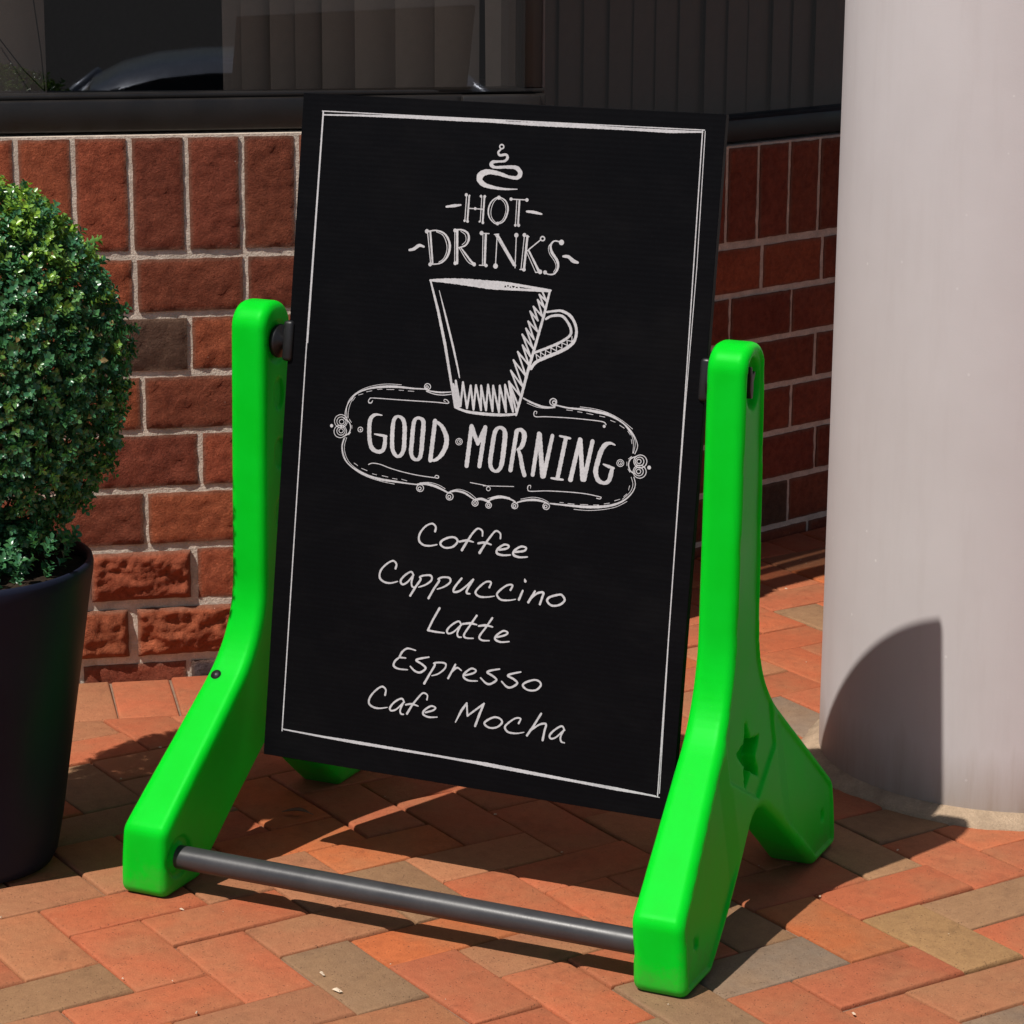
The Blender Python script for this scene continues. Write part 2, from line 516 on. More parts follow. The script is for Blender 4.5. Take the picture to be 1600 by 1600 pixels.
PC = {'r': (0.445, 0.122, 0.052), 'o': (0.48, 0.130, 0.041), 't': (0.405, 0.158, 0.073), 'g': (0.30, 0.166, 0.085),
      'k': (0.235, 0.165, 0.113), 'y': (0.37, 0.215, 0.092)}
PLACE = dict(x.split(':') for x in '''H-2,1:g V-2,2:t H-1,2:r V0,0:r V-1,-1:t H0,-1:r H-1,-2:t V1,1:r H1,0:r V1,-3:t H0,3:t H2,1:t V2,2:g
H1,4:t V3,3:r H3,2:o V4,4:r H2,5:r H4,3:t V3,-1:t H4,-1:o V4,0:g H5,0:t V5,1:r H6,1:r V6,2:r H5,4:r V5,5:g V6,6:r H6,5:k V7,3:g H7,6:r V8,4:o
V9,5:y H8,7:t V7,7:r V8,8:k H9,4:r H10,5:g H8,3:r V10,2:g V11,3:r H11,2:g H10,1:r V9,1:r H2,-7:r V2,-6:g H1,-4:g V3,-5:g V13,-3:k H13,-4:r H12,-1:r
H5,-4:r V4,-4:o H3,-2:o V2,-2:t H7,2:r H12,3:r V12,0:t H11,-2:r V12,-4:t H14,-3:r V15,-5:r H15,-6:r V14,-6:t H16,-5:r V16,-4:t H14,-7:r V17,-7:g V16,-8:r'''.split())

bed_v = [(-5, -4.7, -0.0065), (5, -4.7, -0.0065), (5, 4, -0.0065), (-5, 4, -0.0065),
         (-5, -4.7, -1.3), (5, -4.7, -1.3), (5, 4, -1.3), (-5, 4, -1.3)]
pavement = link('pavement', mesh_of('pavement', bed_v, [(0, 1, 2, 3), (0, 4, 5, 1), (1, 5, 6, 2), (2, 6, 7, 3), (3, 7, 4, 0)]), M['sand'])
tag(pavement, 'brick paved plaza laid in herringbone', None, None, 'structure')

camR = cam.rotation_euler.to_matrix(); camL = Vector(cam.location); FP = 94.2/36.0
def in_view(p, m=0.0):
    d = camR.transposed() @ (Vector((p[0], p[1], p[2] if len(p) > 2 else 0)) - camL)
    if d.z > -0.1: return False
    return abs(FP*d.x/d.z) < 0.5+m and abs(FP*d.y/d.z) < 0.5+m

field_v, field_f, field_c = [], [], []
whole_v, whole_h = [], []
def paver_variants(w, h):
    res = []
    for k in range(5):
        j = [Vector((random.uniform(-1, 1), random.uniform(-1, 1)))*0.0016 for _ in range(4)]
        P = [Vector((-w/2, -h/2))+j[0], Vector((w/2, -h/2))+j[1], Vector((w/2, h/2))+j[2], Vector((-w/2, h/2))+j[3]]
        me = mesh_of('paver', *paver_mesh(P), smooth=True)
        me.set_sharp_from_angle(angle=math.radians(50))
        me.materials.append(M['paver'])
        res.append(me)
    return res
PV = paver_variants(GU*2, GU)       # long axis local x
n_pav = 0
nW, nR = -WI, -RI                    # outward normals
nW2, nR2 = Vector((nW.x, nW.y)), Vector((nR.x, nR.y))
W02, R02 = Vector((W0.x, W0.y)), Vector((R0.x, R0.y))
E2 = Vector((WE.x, WE.y))
BORDER = 0.203
def tint(key):
    c = PC[key]; s = random.uniform(0.9, 1.1); h = random.uniform(-0.06, 0.06)
    return (min(1, c[0]*s*(1+h)), c[1]*s, c[2]*s*(1-h), 1)

def lay(P, key, whole, rz):
    """one paver: P world polygon (ccw); in view -> its own object, else into the joined field"""
    global n_pav
    c = sum(P, Vector((0, 0)))/len(P)
    dz = random.uniform(-0.002, 0.001)
    tx, ty = random.gauss(0, 1)*0.008, random.gauss(0, 1)*0.008
    col = tint(key)
    if in_view(c, 0.035):
        if whole:
            o = link('paver', random.choice(PV), None, pavement, (c.x, c.y, dz))
            o.rotation_euler = (tx, ty, rz + random.choice((0, math.pi)) + random.uniform(-0.006, 0.006))
        else:
            me = mesh_of('paver', *paver_mesh([q-c for q in P]), smooth=True)
            me.set_sharp_from_angle(angle=math.radians(50))
            o = link('paver', me, M['paver'], pavement, (c.x, c.y, dz))
            o.rotation_euler = (tx, ty, 0)
        o.color = col
        n_pav += 1
    else:
        v, f = paver_mesh([q-c for q in P]); b = len(field_v)
        field_v.extend((x+c.x, y+c.y, z+dz) for x, y, z in v)
        field_f.extend(tuple(i+b for i in q) for q in f)
        field_c.extend([col]*len(v))

for a in range(-75, 85):
    for b in range(-40, 41):
        for kind, u, v, w, h in (('V', a+2*b, a-2*b, 1, 2), ('H', a+2*b-1, a-2*b+2, 2, 1)):
            c = guv(u+w/2, v+h/2)
            if not (-3.9 < c.x < 4.8 and -4.55 < c.y < 3.8): continue
            if (c-Vector((PIVOT_COL.x, PIVOT_COL.y))).length < COL_R-0.09: continue
            P = [guv(u, v+h), guv(u+w, v+h), guv(u+w, v), guv(u, v)]
            if area(P) < 0: P.reverse()
            a0 = area(P)
            t = E2.dot(c-W02)
            if t < TC+0.12:
                P = clip_poly(P, nW2, nW2.dot(W02)+BORDER)
            else:
                P = clip_poly(P, nR2, nR2.dot(R02)+0.002)
            if len(P) < 3 or area(P) < a0*0.06: continue
            whole = area(P) > a0*0.999
            key = PLACE.get('%s%d,%d' % (kind, u, v)) or random.choices('rotgky', (62, 14, 14, 7, 2, 1))[0]
            lay(P, key, whole, GA if kind == 'H' else GA+math.pi/2)
# header course of pavers along the foot of the sunlit wall
t = -2.6
while t < TC+0.1:
    q = [W02+E2*t+nW2*0.001, W02+E2*(t+GU)+nW2*0.001, W02+E2*(t+GU)+nW2*BORDER, W02+E2*t+nW2*BORDER]
    if area(q) < 0: q.reverse()
    lay(q, random.choices('rtgo', (55, 25, 10, 10))[0], True, WA+math.pi/2)
    t += GU
fme = mesh_of('paver_field', field_v, field_f, smooth=True)
fme.set_sharp_from_angle(angle=math.radians(50))
at = fme.color_attributes.new('tint', 'FLOAT_COLOR', 'POINT')
at.data.foreach_set('color', np.array(field_c, dtype=np.float32).ravel())
tag(link('paver_field', fme, M['paver_field'], pavement), kind='stuff')

# ---- car park below the plaza, behind the viewer
cp = link('car_park', mesh_of('car_park', [(-60, -80, -1.2), (80, -80, -1.2), (80, 60, -1.2), (-60, 60, -1.2)], [(0, 1, 2, 3)]), M['asphalt'])
tag(cp, 'dark asphalt car park below the plaza', None, None, 'structure')

# ---- the building
building = empty('shop_building', (W0.x, W0.y, 0))
tag(building, 'red brick shop front with dark window frames and vertical joints in its top course', 'building')
BI = Matrix.Translation(building.location).inverted()
def bpart(name, me, mat, org, rz, parent=None, off=(0, 0, 0)):
    """part of the building whose mesh is given in a wall's frame (x along, y inward, z up)"""
    o = link(name, me, mat, parent or building)
    o.rotation_euler = (0, 0, rz)
    o.location = (org.x-W0.x, org.y-W0.y, 0)
    return o

def brick_variant(w, h, amp, nx, ny, seed, rough=False):
    """front face in xz at y=0 (relief towards -y), body to y=.09; origin at the centre"""
    v, f, ed = [], [], []
    off = Vector((seed*3.7, seed*1.3, seed*7.1))
    jit = [random.uniform(-0.0018, 0.0018) for _ in range(4)]
    for j in range(ny+1):
        for i in range(nx+1):
            fx, fz = i/nx, j/ny
            x, z = (fx-0.5)*w, (fz-0.5)*h
            de = min(fx*w, (1-fx)*w, fz*h, (1-fz)*h)
            rnd = 0.010 if rough else 0.003
            edge = max(0.0, 1-de/rnd)
            p = Vector((x, 0, z))
            d = noise.fractal(p*(38 if rough else 60)+off, 1.0, 2.2, 5)*amp
            if rough:
                d = d*0.75 + (noise.ridged_multi_fractal(p*20+off, 0.9, 2.2, 5, 1.0, 2.0)-1.0)*amp*0.55
            y = -d*(1-0.6*edge) + (0.0025 if not rough else 0.008)*edge**2
            if i in (0, nx) or j in (0, ny):
                wob = noise.noise(p*55+off*1.7)*0.0013
                if i in (0, nx): x += wob
                if j in (0, ny): z += wob
            v.append((x, y, z)); ed.append(min(1.0, max(0.0, 1-de/0.012)))
    for j in range(ny):
        for i in range(nx):
            a = j*(nx+1)+i
            f.append((a, a+1, a+nx+2, a+nx+1))
    per = [i for i in range(nx+1)] + [(j+1)*(nx+1)-1 for j in range(1, ny+1)] + [ny*(nx+1)+i for i in range(nx-1, -1, -1)] + [j*(nx+1) for j in range(ny-1, 0, -1)]
    b = len(v)
    for k in per:
        x, y, z = v[k]; v.append((x, 0.07, z)); ed.append(1.0)
    for k in range(len(per)):
        a, c = k, (k+1) % len(per)
        f.append((per[c], per[a], b+a, b+c))
    me = mesh_of('brick', v, f, smooth=True)
    me.set_sharp_from_angle(angle=math.radians(60))
    a = me.attributes.new('edge', 'FLOAT', 'POINT'); a.data.foreach_set('value', ed)
    me.materials.append(M['brick'])
    return me

JW, JH = 0.0095, 0.0125
STRETCH = [brick_variant(BL-JW, BH-JH, 0.003, 20, 10, k) for k in range(6)]
SOLDIER = [brick_variant(BL/2-JW, 2*BH-JH-0.002, 0.003, 10, 20, 10+k) for k in range(5)]
HEADER = [brick_variant(BL/2-JW, BH-JH, 0.003, 10, 10, 20+k) for k in range(3)]
ROCK = [brick_variant(BL-JW-0.006, BH-JH-0.004, 0.0095, 44, 24, 30+k, True) for k in range(4)]
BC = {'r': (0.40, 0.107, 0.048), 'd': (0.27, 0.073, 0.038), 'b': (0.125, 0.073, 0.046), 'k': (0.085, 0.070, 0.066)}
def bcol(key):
    c = BC[key]; s = random.uniform(0.86, 1.12)
    return (c[0]*s, c[1]*s*random.uniform(0.93, 1.07), c[2]*s, 1)

def put_brick(parent, me, x, z, key, proud=0.0):
    o = link('brick', me, None, parent, (x, -proud + random.uniform(-0.0012, 0.0012), z))
    flip = random.choice((0, math.pi))
    o.rotation_euler = (random.uniform(-1, 1)*0.006, flip + random.uniform(-1, 1)*0.006, random.uniform(-1, 1)*0.008)
    o.color = bcol(key)
    return o

def brick_field(name, org, rz, x0, x1, ztop, offs, rough_rows, special, depth=0.0045, mixw=(60, 30, 2)):
    v, f = [], []
    box(v, f, (x0+0.001, depth, -0.12), (x1-0.001, 0.2, ztop-0.001))
    w = bpart(name, mesh_of(name, v, f), M['mortar'], org, rz)
    # soldier course
    k = math.ceil((x0+0.002)/(BL/2))
    while (k+1)*BL/2 <= x1+0.006:
        put_brick(w, random.choice(SOLDIER), (k+0.5)*BL/2, ztop-BH+0.002, random.choices('rd', mixw[:2])[0]); k += 1
    row = 2
    while ztop-row*BH > -0.03:
        zc = ztop-(row+0.5)*BH
        o = offs[row % len(offs)] if row-2 >= len(offs) else offs[row-2]
        k = math.floor(x0/BL)-1
        while True:
            xa = (k+o)*BL; xb = xa+BL; k += 1
            if xa > x1-0.02: break
            xc = (xa+xb)/2
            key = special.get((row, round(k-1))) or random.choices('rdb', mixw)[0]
            if xa >= x0-0.004 and xb <= x1+0.004:
                rough = rough_rows.get(row)
                if rough and (rough is True or xc < rough):
                    put_brick(w, random.choice(ROCK), xc, zc, 'r' if key == 'b' else key, 0.007)
                else:
                    put_brick(w, random.choice(STRETCH), xc, zc, key)
            elif xb > x0+0.05 and xa < x0:
                put_brick(w, random.choice(HEADER), xb-BL/4, zc, key)
            elif xa < x1-0.05 and xb > x1:
                put_brick(w, random.choice(HEADER), xa+BL/4, zc, key)
        row += 1
    return w

OFFS = [0.02, 0.5, 0.06, 0.57, 0.06, 0.5, -0.09, 0.42]
wall_l = brick_field('wall', W0, WA, -2.6, TC, ZT, OFFS, {7: BL*0.6, 8: True}, {(3, -1): 'b', (9, 0): 'k', (9, -1): 'd'})
wall_l['label'] = 'sunlit brick wall with rough split-faced lower courses'
wall_s = brick_field('wall', CORNER, WA+math.pi/2, 0.0, 0.32, ZT, [0.0, 0.5], {}, {})
ROFFS = [0.10, 0.10, 0.5, 0.15, 0.55, 0.15, 0.5, 0.1]
ROFFS = [0.60, 0.10, 0.53, 0.15, 0.58, 0.15, 0.5]
wall_r = brick_field('wall', R0, RA, RSTART, 2.4, ZR, ROFFS, {}, {}, mixw=(10, 80, 8))  # mostly dark bricks, so their colour deepens this wall's shade
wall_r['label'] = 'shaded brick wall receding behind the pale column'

# sills, frames, glass
ZW = 2.15
def wbox(name, org, rz, lo, hi, mat, bev=0.0025, parent=None):
    return bpart(name, bbox_mesh(name, lo, hi, bev), mat, org, rz, parent)
sill = wbox('window_sill', W0, WA, (-2.6, 0.016, ZT+0.004), (TC-0.004, 0.105, ZT+0.0555), M['bronze'], 0.004)
wbox('sill_lip', W0, WA, (-2.6, 0.030, ZT+0.056), (TC-0.004, 0.075, ZT+0.064), M['bronze'], 0.002, None)
wbox('window_sill', R0, RA, (RSTART, 0.016, ZR+0.004), (2.4, 0.105, ZR+0.048), M['bronze'], 0.004)
wbox('window_sill', CORNER, WA+math.pi/2, (0.002, 0.016, ZT+0.004), (0.32, 0.15, ZT+0.0555), M['bronze'], 0.004)
# the strip of wall between the lower right sill and the glass head
wbox('window_post', W0, WA, (TC-0.045, 0.03, ZT+0.064), (TC-0.008, 0.075, ZW), M['bronze'])
wbox('window_post', W0, WA, (-2.6, 0.03, ZT+0.064), (-2.55, 0.11, ZW), M['bronze'])
wbox('window_post', R0, RA, (2.35, 0.03, ZR+0.048), (2.4, 0.11, ZW), M['bronze'])
wbox('window_post', R0, RA, (RSTART+0.02, 0.03, ZR+0.048), (RSTART+0.07, 0.11, ZW), M['bronze'])
wbox('window_bead', W0, WA, (TC-0.0075, 0.034, ZT+0.064), (TC-0.003, 0.05, ZW), M['slat'], 0.001)
def pane(name, org, rz, x0, x1, z0, z1, y, skew=0.0):
    v, f = [], []
    ya, yb = y-skew*(x0-0.1), y-skew*(x1-0.1)
    v = [(x0, ya, z0), (x1, yb, z0), (x1, yb, z1), (x0, ya, z1)]
    return bpart(name, mesh_of(name, v, [(0, 1, 2, 3)]), M['glass'], org, rz)
pane('window_pane', W0, WA, -2.55, -0.43, ZT+0.06, ZW, 0.06)
wbox('window_post', W0, WA, (-0.44, 0.03, ZT+0.064), (-0.395, 0.10, ZW), M['bronze'])
pane('window_pane', W0, WA, -0.40, TC-0.04, ZT+0.06, ZW, 0.055, 0.06)      # glazed a few degrees out of true
pane('window_pane', R0, RA, RSTART+0.07, 2.35, ZR+0.046, ZW, 0.06)
pane('window_pane', CORNER, WA+math.pi/2, 0.06, 0.30, ZT+0.06, ZW, 0.06)
wbox('wall_header', W0, WA, (-2.6, 0.0, ZW), (TC, 0.2, 2.75), M['brick'], 0.0).color = (0.2, 0.05, 0.025, 1)
wbox('wall_header', R0, RA, (RSTART+0.03, 0.0, ZW), (2.4, 0.2, 2.75), M['brick'], 0.0).color = (0.2, 0.05, 0.025, 1)
wbox('wall_header', CORNER, WA+math.pi/2, (0.003, 0.0, ZW+0.002), (0.30, 0.19, 2.748), M['brick'], 0.0).color = (0.2, 0.05, 0.025, 1)
# dark room behind the glass
P_ = [W0+WE*-2.6+WI*0.21, CORNER+WI*0.21-WE*0.03, R0+RE*(RSTART+0.1)+RI*0.21, R0+RE*2.4+RI*0.21, R0+RE*2.4+RI*2.6, W0+WE*-2.6+WI*3.4]
rv = [(p.x-W0.x, p.y-W0.y, z) for z in (0.3, 2.7) for p in P_]
n_ = len(P_)
rf = [tuple(range(n_)), tuple(reversed(range(n_, 2*n_)))] + [(i, i+1, n_+i+1, n_+i) for i in (3, 4)] + [(5, 0, n_, n_+5)]
link('room_lining', mesh_of('room_lining', rv, rf), M['dark_room'], building)
link('roof', mesh_of('roof', [(p.x-W0.x, p.y-W0.y, z) for z in (2.76, 2.86) for p in P_],
     [tuple(reversed(range(n_))), tuple(range(n_, 2*n_))] + [(i, (i+1) % n_, n_+(i+1) % n_, n_+i) for i in range(n_)]), M['bronze'], building)

# unseen slab added on the column, cutting sky light on the right wall
cv_ = [(-0.45, 0.22), (4.9, 0.22), (4.9, 4.0), (-0.45, 4.0)]
link('added_sky_blocker', mesh_of('added_sky_blocker', [(x-W0.x, y-W0.y, z) for z in (3.0, 3.2) for x, y in cv_],
     [(3, 2, 1, 0), (4, 5, 6, 7), (0, 1, 5, 4), (1, 2, 6, 5), (2, 3, 7, 6), (3, 0, 4, 7)]), M['column'], building)

# vertical blinds (each a thing that hangs behind the glass)
def slat_mesh(w, h):
    v, f = [], []; n = 4
    for z in (0, h):
        for s in (0, 1):
            for i in range(n+1):
                x = (i/n-0.5)*w; y = -0.004*(1-(2*i/n-1)**2) + s*0.0008
                v.append((x, y, z))
    for s in (0, 1):
        for i in range(n):
            a = s*(n+1)+i; b = 2*(n+1)+a
            f.append((a, a+1, b+1, b) if s == 0 else (a+1, a, b, b+1))
    return mesh_of('slat', v, f, smooth=True)
def blind(org, rz, xs, y, z0, z1, label, width):
    c = org + Vector((math.cos(rz), math.sin(rz), 0))*((xs[0][0]+xs[-1][0])/2) + Vector((-math.sin(rz), math.cos(rz), 0))*y
    e = empty('vertical_blind', (c.x, c.y, z0), rz)
    tag(e, label, 'blind', 'vertical blinds behind the shop windows')
    me = slat_mesh(width, z1-z0); me.materials.append(M['slat'])
    x_mid = (xs[0][0]+xs[-1][0])/2
    for x, ang, lean in xs:
        o = link('slat', me, None, e, (x-x_mid, random.uniform(-0.004, 0.004), 0.0))
        o.rotation_euler = (0, lean, ang)
    lo, hi = min(x for x, _, _ in xs)-x_mid-0.04, max(x for x, _, _ in xs)-x_mid+0.04
    link('head_rail', bbox_mesh('head_rail', (lo, -0.02, z1-z0), (hi, 0.02, z1-z0+0.04), 0.003), M['bronze'], e)
    return e
b1 = blind(W0, WA, [(-0.129-0.035-0.068*k, 0.15+random.uniform(-.06, .06), 0) for k in range(30)][::-1], 0.125, ZT+0.03, ZW-0.08,
           'brown vertical blind hanging left of the dark gap with the car reflection', 0.085)
xs = [(0.205, 0.3, 0), (0.237, 0.26, 0), (0.285, 0.24, 0), (0.327, 0.28, 0), (0.373, 0.2, 0), (0.43, 0.08, 0), (0.50, 0.05, 0), (0.567, 0.05, 0), (0.655, 0.1, -0.012)]
b2 = blind(W0, WA, xs, 0.125, ZT+0.03, ZW-0.08, 'brown vertical blind between the dark gap and the window corner', 0.078)
b3 = blind(R0, RA, [(RSTART+0.14+0.066*k, 0.16+random.uniform(-.07, .07), 0) for k in range(33)], 0.125, ZR+0.02, ZW-0.08,
           'dark vertical blind in the shaded window beside the column', 0.078)
# the blind's control cord seen through the left pane
v, f = [], []
for pts in ([(-0.235, 0.095, 1.13), (-0.20, 0.095, 1.075), (-0.16, 0.095, 1.02), (-0.127, 0.095, 0.985)],
            [(-0.15, 0.095, 1.30), (-0.142, 0.095, 1.15), (-0.131, 0.095, 1.05), (-0.127, 0.095, 0.985)]):
    tube(v, f, [Vector(p) for p in pts], [0.0012]*4, 6)
x_mid = (-0.129-0.035-0.068*29 + -0.129-0.035)/2
v = [(x-x_mid, y-0.125, z-(ZT+0.03)) for x, y, z in v]
link('control_cord', mesh_of('control_cord', v, f, True), M['dark_plastic'], b1)

# ---- column
column = empty('column', PIVOT_COL)
tag(column, 'thick round pale grey painted column standing on the brick paving', 'column')
link('shaft', lathe('shaft', [(COL_R, -0.02), (COL_R, 0.0), (COL_R, 1.2), (COL_R, 3.0)], 160, True, cap_top=True), M['column'], column)
n = 140; v, f = [], []
for i in range(n):
    a = 2*math.pi*i/n
    ro = COL_R+0.030+0.010*noise.noise(Vector((math.cos(a)*3, math.sin(a)*3, 1.3)))+0.004*noise.noise(Vector((math.cos(a)*14, math.sin(a)*14, 4)))
    for r, z in ((COL_R-0.01, 0.016), (COL_R+0.004, 0.015), ((COL_R+ro)/2, 0.009+0.002*noise.noise(Vector((a*6, 0, 0)))), (ro, 0.0025), (ro+0.002, -0.01)):
        v.append((r*math.cos(a), r*math.sin(a), z))
for i in range(n):
    for j in range(4):
        a, b = i*5+j, ((i+1) % n)*5+j
        f.append((a, a+1, b+1, b))
link('base_collar', mesh_of('base_collar', v, f, True), M['concrete'], column)

# ================================================================ THE SWING SIGN
XH0, XH1 = 0.338, 0.412        # inner / outer face of a side frame at the ground
sign = empty('swing_sign', (0, 0, 0))
FX = -0.005                    # the feet stand a touch to the left of the panel's centre line
tag(sign, 'green plastic framed swing sign with black hot drinks chalk panel', 'sign')

def fillet(P):
    """polygon corners (y, z, radius) -> rounded outline"""
    out, n = [], len(P)
    for i in range(n):
        a, c, d = (np.array(P[k % n][:2]) for k in (i-1, i, i+1)); r = P[i][2]
        u, w = (a-c)/np.linalg.norm(a-c), (d-c)/np.linalg.norm(d-c)
        th = math.acos(max(-1, min(1, u@w)))
        if r <= 0 or th > 3.10: out.append(tuple(c)); continue
        tl = r/math.tan(th/2)
        cen = c+(u+w)/np.linalg.norm(u+w)*(r/math.sin(th/2))
        p0, p1 = c+u*tl-cen, c+w*tl-cen
        a0, a1 = math.atan2(p0[1], p0[0]), math.atan2(p1[1], p1[0])
        da = (a1-a0+math.pi) % (2*math.pi)-math.pi
        m = max(4, int(abs(da)/0.06))
        out += [(cen[0]+r*math.cos(a0+da*k/m), cen[1]+r*math.sin(a0+da*k/m)) for k in range(m+1)]
    return out
front = [(-0.206, 0.0, 0.006), (-0.297, 0.0, 0.014), (-0.2985, 0.098, 0.022), (-0.052, 0.312, 0.19), (-0.039, 0.774, 0.0355)]
back = [(-y, z, r) for y, z, r in reversed(front)]
under = [(0.0, 0.165, 0.06)]
PROF = np.array(fillet(front + back + under))

def poly_sdf(Y, Z, P):
    d = np.full(Y.shape, 1e9); s = np.zeros(Y.shape, dtype=bool)
    for i in range(len(P)):
        a, b = P[i], P[(i+1) % len(P)]
        e = b-a; wy, wz = Y-a[0], Z-a[1]
        t = np.clip((wy*e[0]+wz*e[1])/(e@e), 0, 1)
        d = np.minimum(d, (wy-e[0]*t)**2+(wz-e[1]*t)**2)
        c = ((a[1] <= Z) & (b[1] > Z)) | ((b[1] <= Z) & (a[1] > Z))
        with np.errstate(divide='ignore', invalid='ignore'):
            xi = a[0]+(Z-a[1])/(b[1]-a[1]+1e-30)*e[0]
        s ^= c & (Y < xi)
    d = np.sqrt(d)
    return np.where(s, -d, d)

def sstep(x, w):           # 1 where x<0, 0 where x>w
    t = np.clip(1-x/w, 0, 1)
    return t*t*(3-2*t)

def surface_nets(F, org, h):
    ins = F < 0
    c = [ins[i:F.shape[0]-1+i, j:F.shape[1]-1+j, k:F.shape[2]-1+k] for i in (0, 1) for j in (0, 1) for k in (0, 1)]
    cnt = sum(x.astype(np.int8) for x in c)
    act = (cnt > 0) & (cnt < 8)
    I, J, K = np.nonzero(act)
    idx = -np.ones(act.shape, dtype=np.int64); idx[I, J, K] = np.arange(len(I))
    acc = np.zeros((len(I), 3)); num = np.zeros(len(I))
    cor = [(i, j, k) for i in (0, 1) for j in (0, 1) for k in (0, 1)]
    for a in cor:
        for ax in range(3):
            if a[ax]: continue
            b = list(a); b[ax] = 1
            fa = F[I+a[0], J+a[1], K+a[2]]; fb = F[I+b[0], J+b[1], K+b[2]]
            m = (fa < 0) != (fb < 0)
            t = np.where(m, fa/(fa-fb+1e-30), 0)
            p = np.array(a, dtype=float)[None, :].repeat(len(I), 0); p[:, ax] = t
            acc += np.where(m[:, None], p, 0); num += m
    V = (acc/num[:, None]+np.stack([I, J, K], 1))*h+np.array(org)
    Q = []
    for ax in range(3):
        o1, o2 = [(1, 2), (2, 0), (0, 1)][ax]
        sl0 = [slice(None)]*3; sl1 = [slice(None)]*3
        sl0[ax] = slice(0, F.shape[ax]-1); sl1[ax] = slice(1, F.shape[ax])
        a, b = ins[tuple(sl0)], ins[tuple(sl1)]
        e = np.argwhere(a != b)
        e = e[(e[:, o1] > 0) & (e[:, o2] > 0) & (e[:, o1] < F.shape[o1]-1) & (e[:, o2] < F.shape[o2]-1)]
        fl = a[e[:, 0], e[:, 1], e[:, 2]]
        def at(d1, d2):
            q = e.copy(); q[:, o1] -= d1; q[:, o2] -= d2
            return idx[q[:, 0], q[:, 1], q[:, 2]]
        q = np.stack([at(1, 1), at(0, 1), at(0, 0), at(1, 0)], 1)
        q[~fl] = q[~fl][:, ::-1]
        Q.append(q)
    return V, np.concatenate(Q)

H = 0.003
ys = np.arange(-0.312, 0.312+H/2, H); zs = np.arange(-0.010, 0.788, H)
xs_ = np.arange(0.309, 0.424, H)
Y2, Z2 = np.meshgrid(ys, zs, indexing='ij')
D2 = poly_sdf(Y2, Z2, PROF)
flare = np.clip(1-Z2/0.36, 0, 1)
flare = flare*flare*(3-2*flare)          # the legs spread in thickness towards the feet
xo = 0.376+(XH1-0.376)*flare
xi = 0.3205+(XH0-0.3205)*flare
# recessed panels on the outer face
recA = np.maximum(D2+0.0125, np.maximum(np.abs(Y2)-0.085, 0.168+0.55*np.abs(Y2)-Z2))
legs = np.clip((np.abs(Y2)-0.085)/0.035, 0, 1)          # leg panels fade out towards the crotch
rec = 0.0042*np.maximum(sstep(recA, 0.0035), sstep(D2+0.0145, 0.0035)*legs*(Z2 < 0.25))
# star
def star_sdf(y, z, cy, cz, R):
    P = np.array([(cy+(R if k % 2 == 0 else R*0.47)*math.sin(k*math.pi/5), cz+(R if k % 2 == 0 else R*0.47)*math.cos(k*math.pi/5)) for k in range(10)])
    return poly_sdf(y, z, P)
rec = np.maximum(rec, 0.022*sstep(star_sdf(Y2, Z2, -0.008, 0.226, 0.042), 0.0025))
# pivot pocket, bolt holes
rec = np.maximum(rec, 0.013*sstep(np.sqrt(((Y2)/0.021)**2+((Z2-0.722)/0.031)**2)*0.026-0.026, 0.005))
for by, bz in ((-0.249, 0.058), (0.249, 0.058)):
    rec = np.maximum(rec, 0.008*sstep(np.hypot(Y2-by, Z2-bz)-0.007, 0.003))
# dimples on the inner face
reci = np.zeros_like(rec)
for cz_ in (0.645, 0.56, 0.475):
    reci = np.maximum(reci, 0.004*sstep(np.sqrt((Y2/0.014)**2+((Z2-cz_)/0.024)**2)*0.02-0.014, 0.008))
reci = np.maximum(reci, 0.004*sstep(np.abs(np.hypot(Y2+0.262, Z2-0.052)-0.024)-0.003, 0.004))
reci = np.maximum(reci, 0.003*sstep(np.hypot(Y2, Z2-0.718)-0.027, 0.004))
RB = 0.0125
X3 = xs_[:, None, None]
dx = np.maximum(X3-(xo-rec)[None], (xi+reci)[None]-X3)
q1, q2 = D2[None]+RB, dx+RB
SD = np.minimum(np.maximum(q1, q2), 0)+np.hypot(np.maximum(q1, 0), np.maximum(q2, 0))-RB
sv, sq = surface_nets(SD, (xs_[0], ys[0], zs[0]), H)
sv[:, 2] = np.maximum(sv[:, 2], 0.0005)
me_r = mesh_np('side_frame', sv, sq)
sv2 = sv.copy(); sv2[:, 0] *= -1
me_l = mesh_np('side_frame', sv2, sq[:, ::-1])
side_r = link('side_frame', me_r, M['green'], sign, (FX, 0, 0))
side_l = link('side_frame', me_l, M['green'], sign, (FX, 0, 0))

# cross bars between the feet
def bar_mesh(y, z, r, x):
    v, f = [], []
    tube(v, f, [Vector((-x, y, z)), Vector((-x*0.3, y, z)), Vector((x*0.3, y, z)), Vector((x, y, z))], [r]*4, 28)
    me = mesh_of('crossbar', v, f, True); me.set_sharp_from_angle(angle=math.radians(50)); return me
link('crossbar', bar_mesh(-0.262, 0.052, 0.0163, 0.345), M['tube'], sign, (FX, 0, 0))

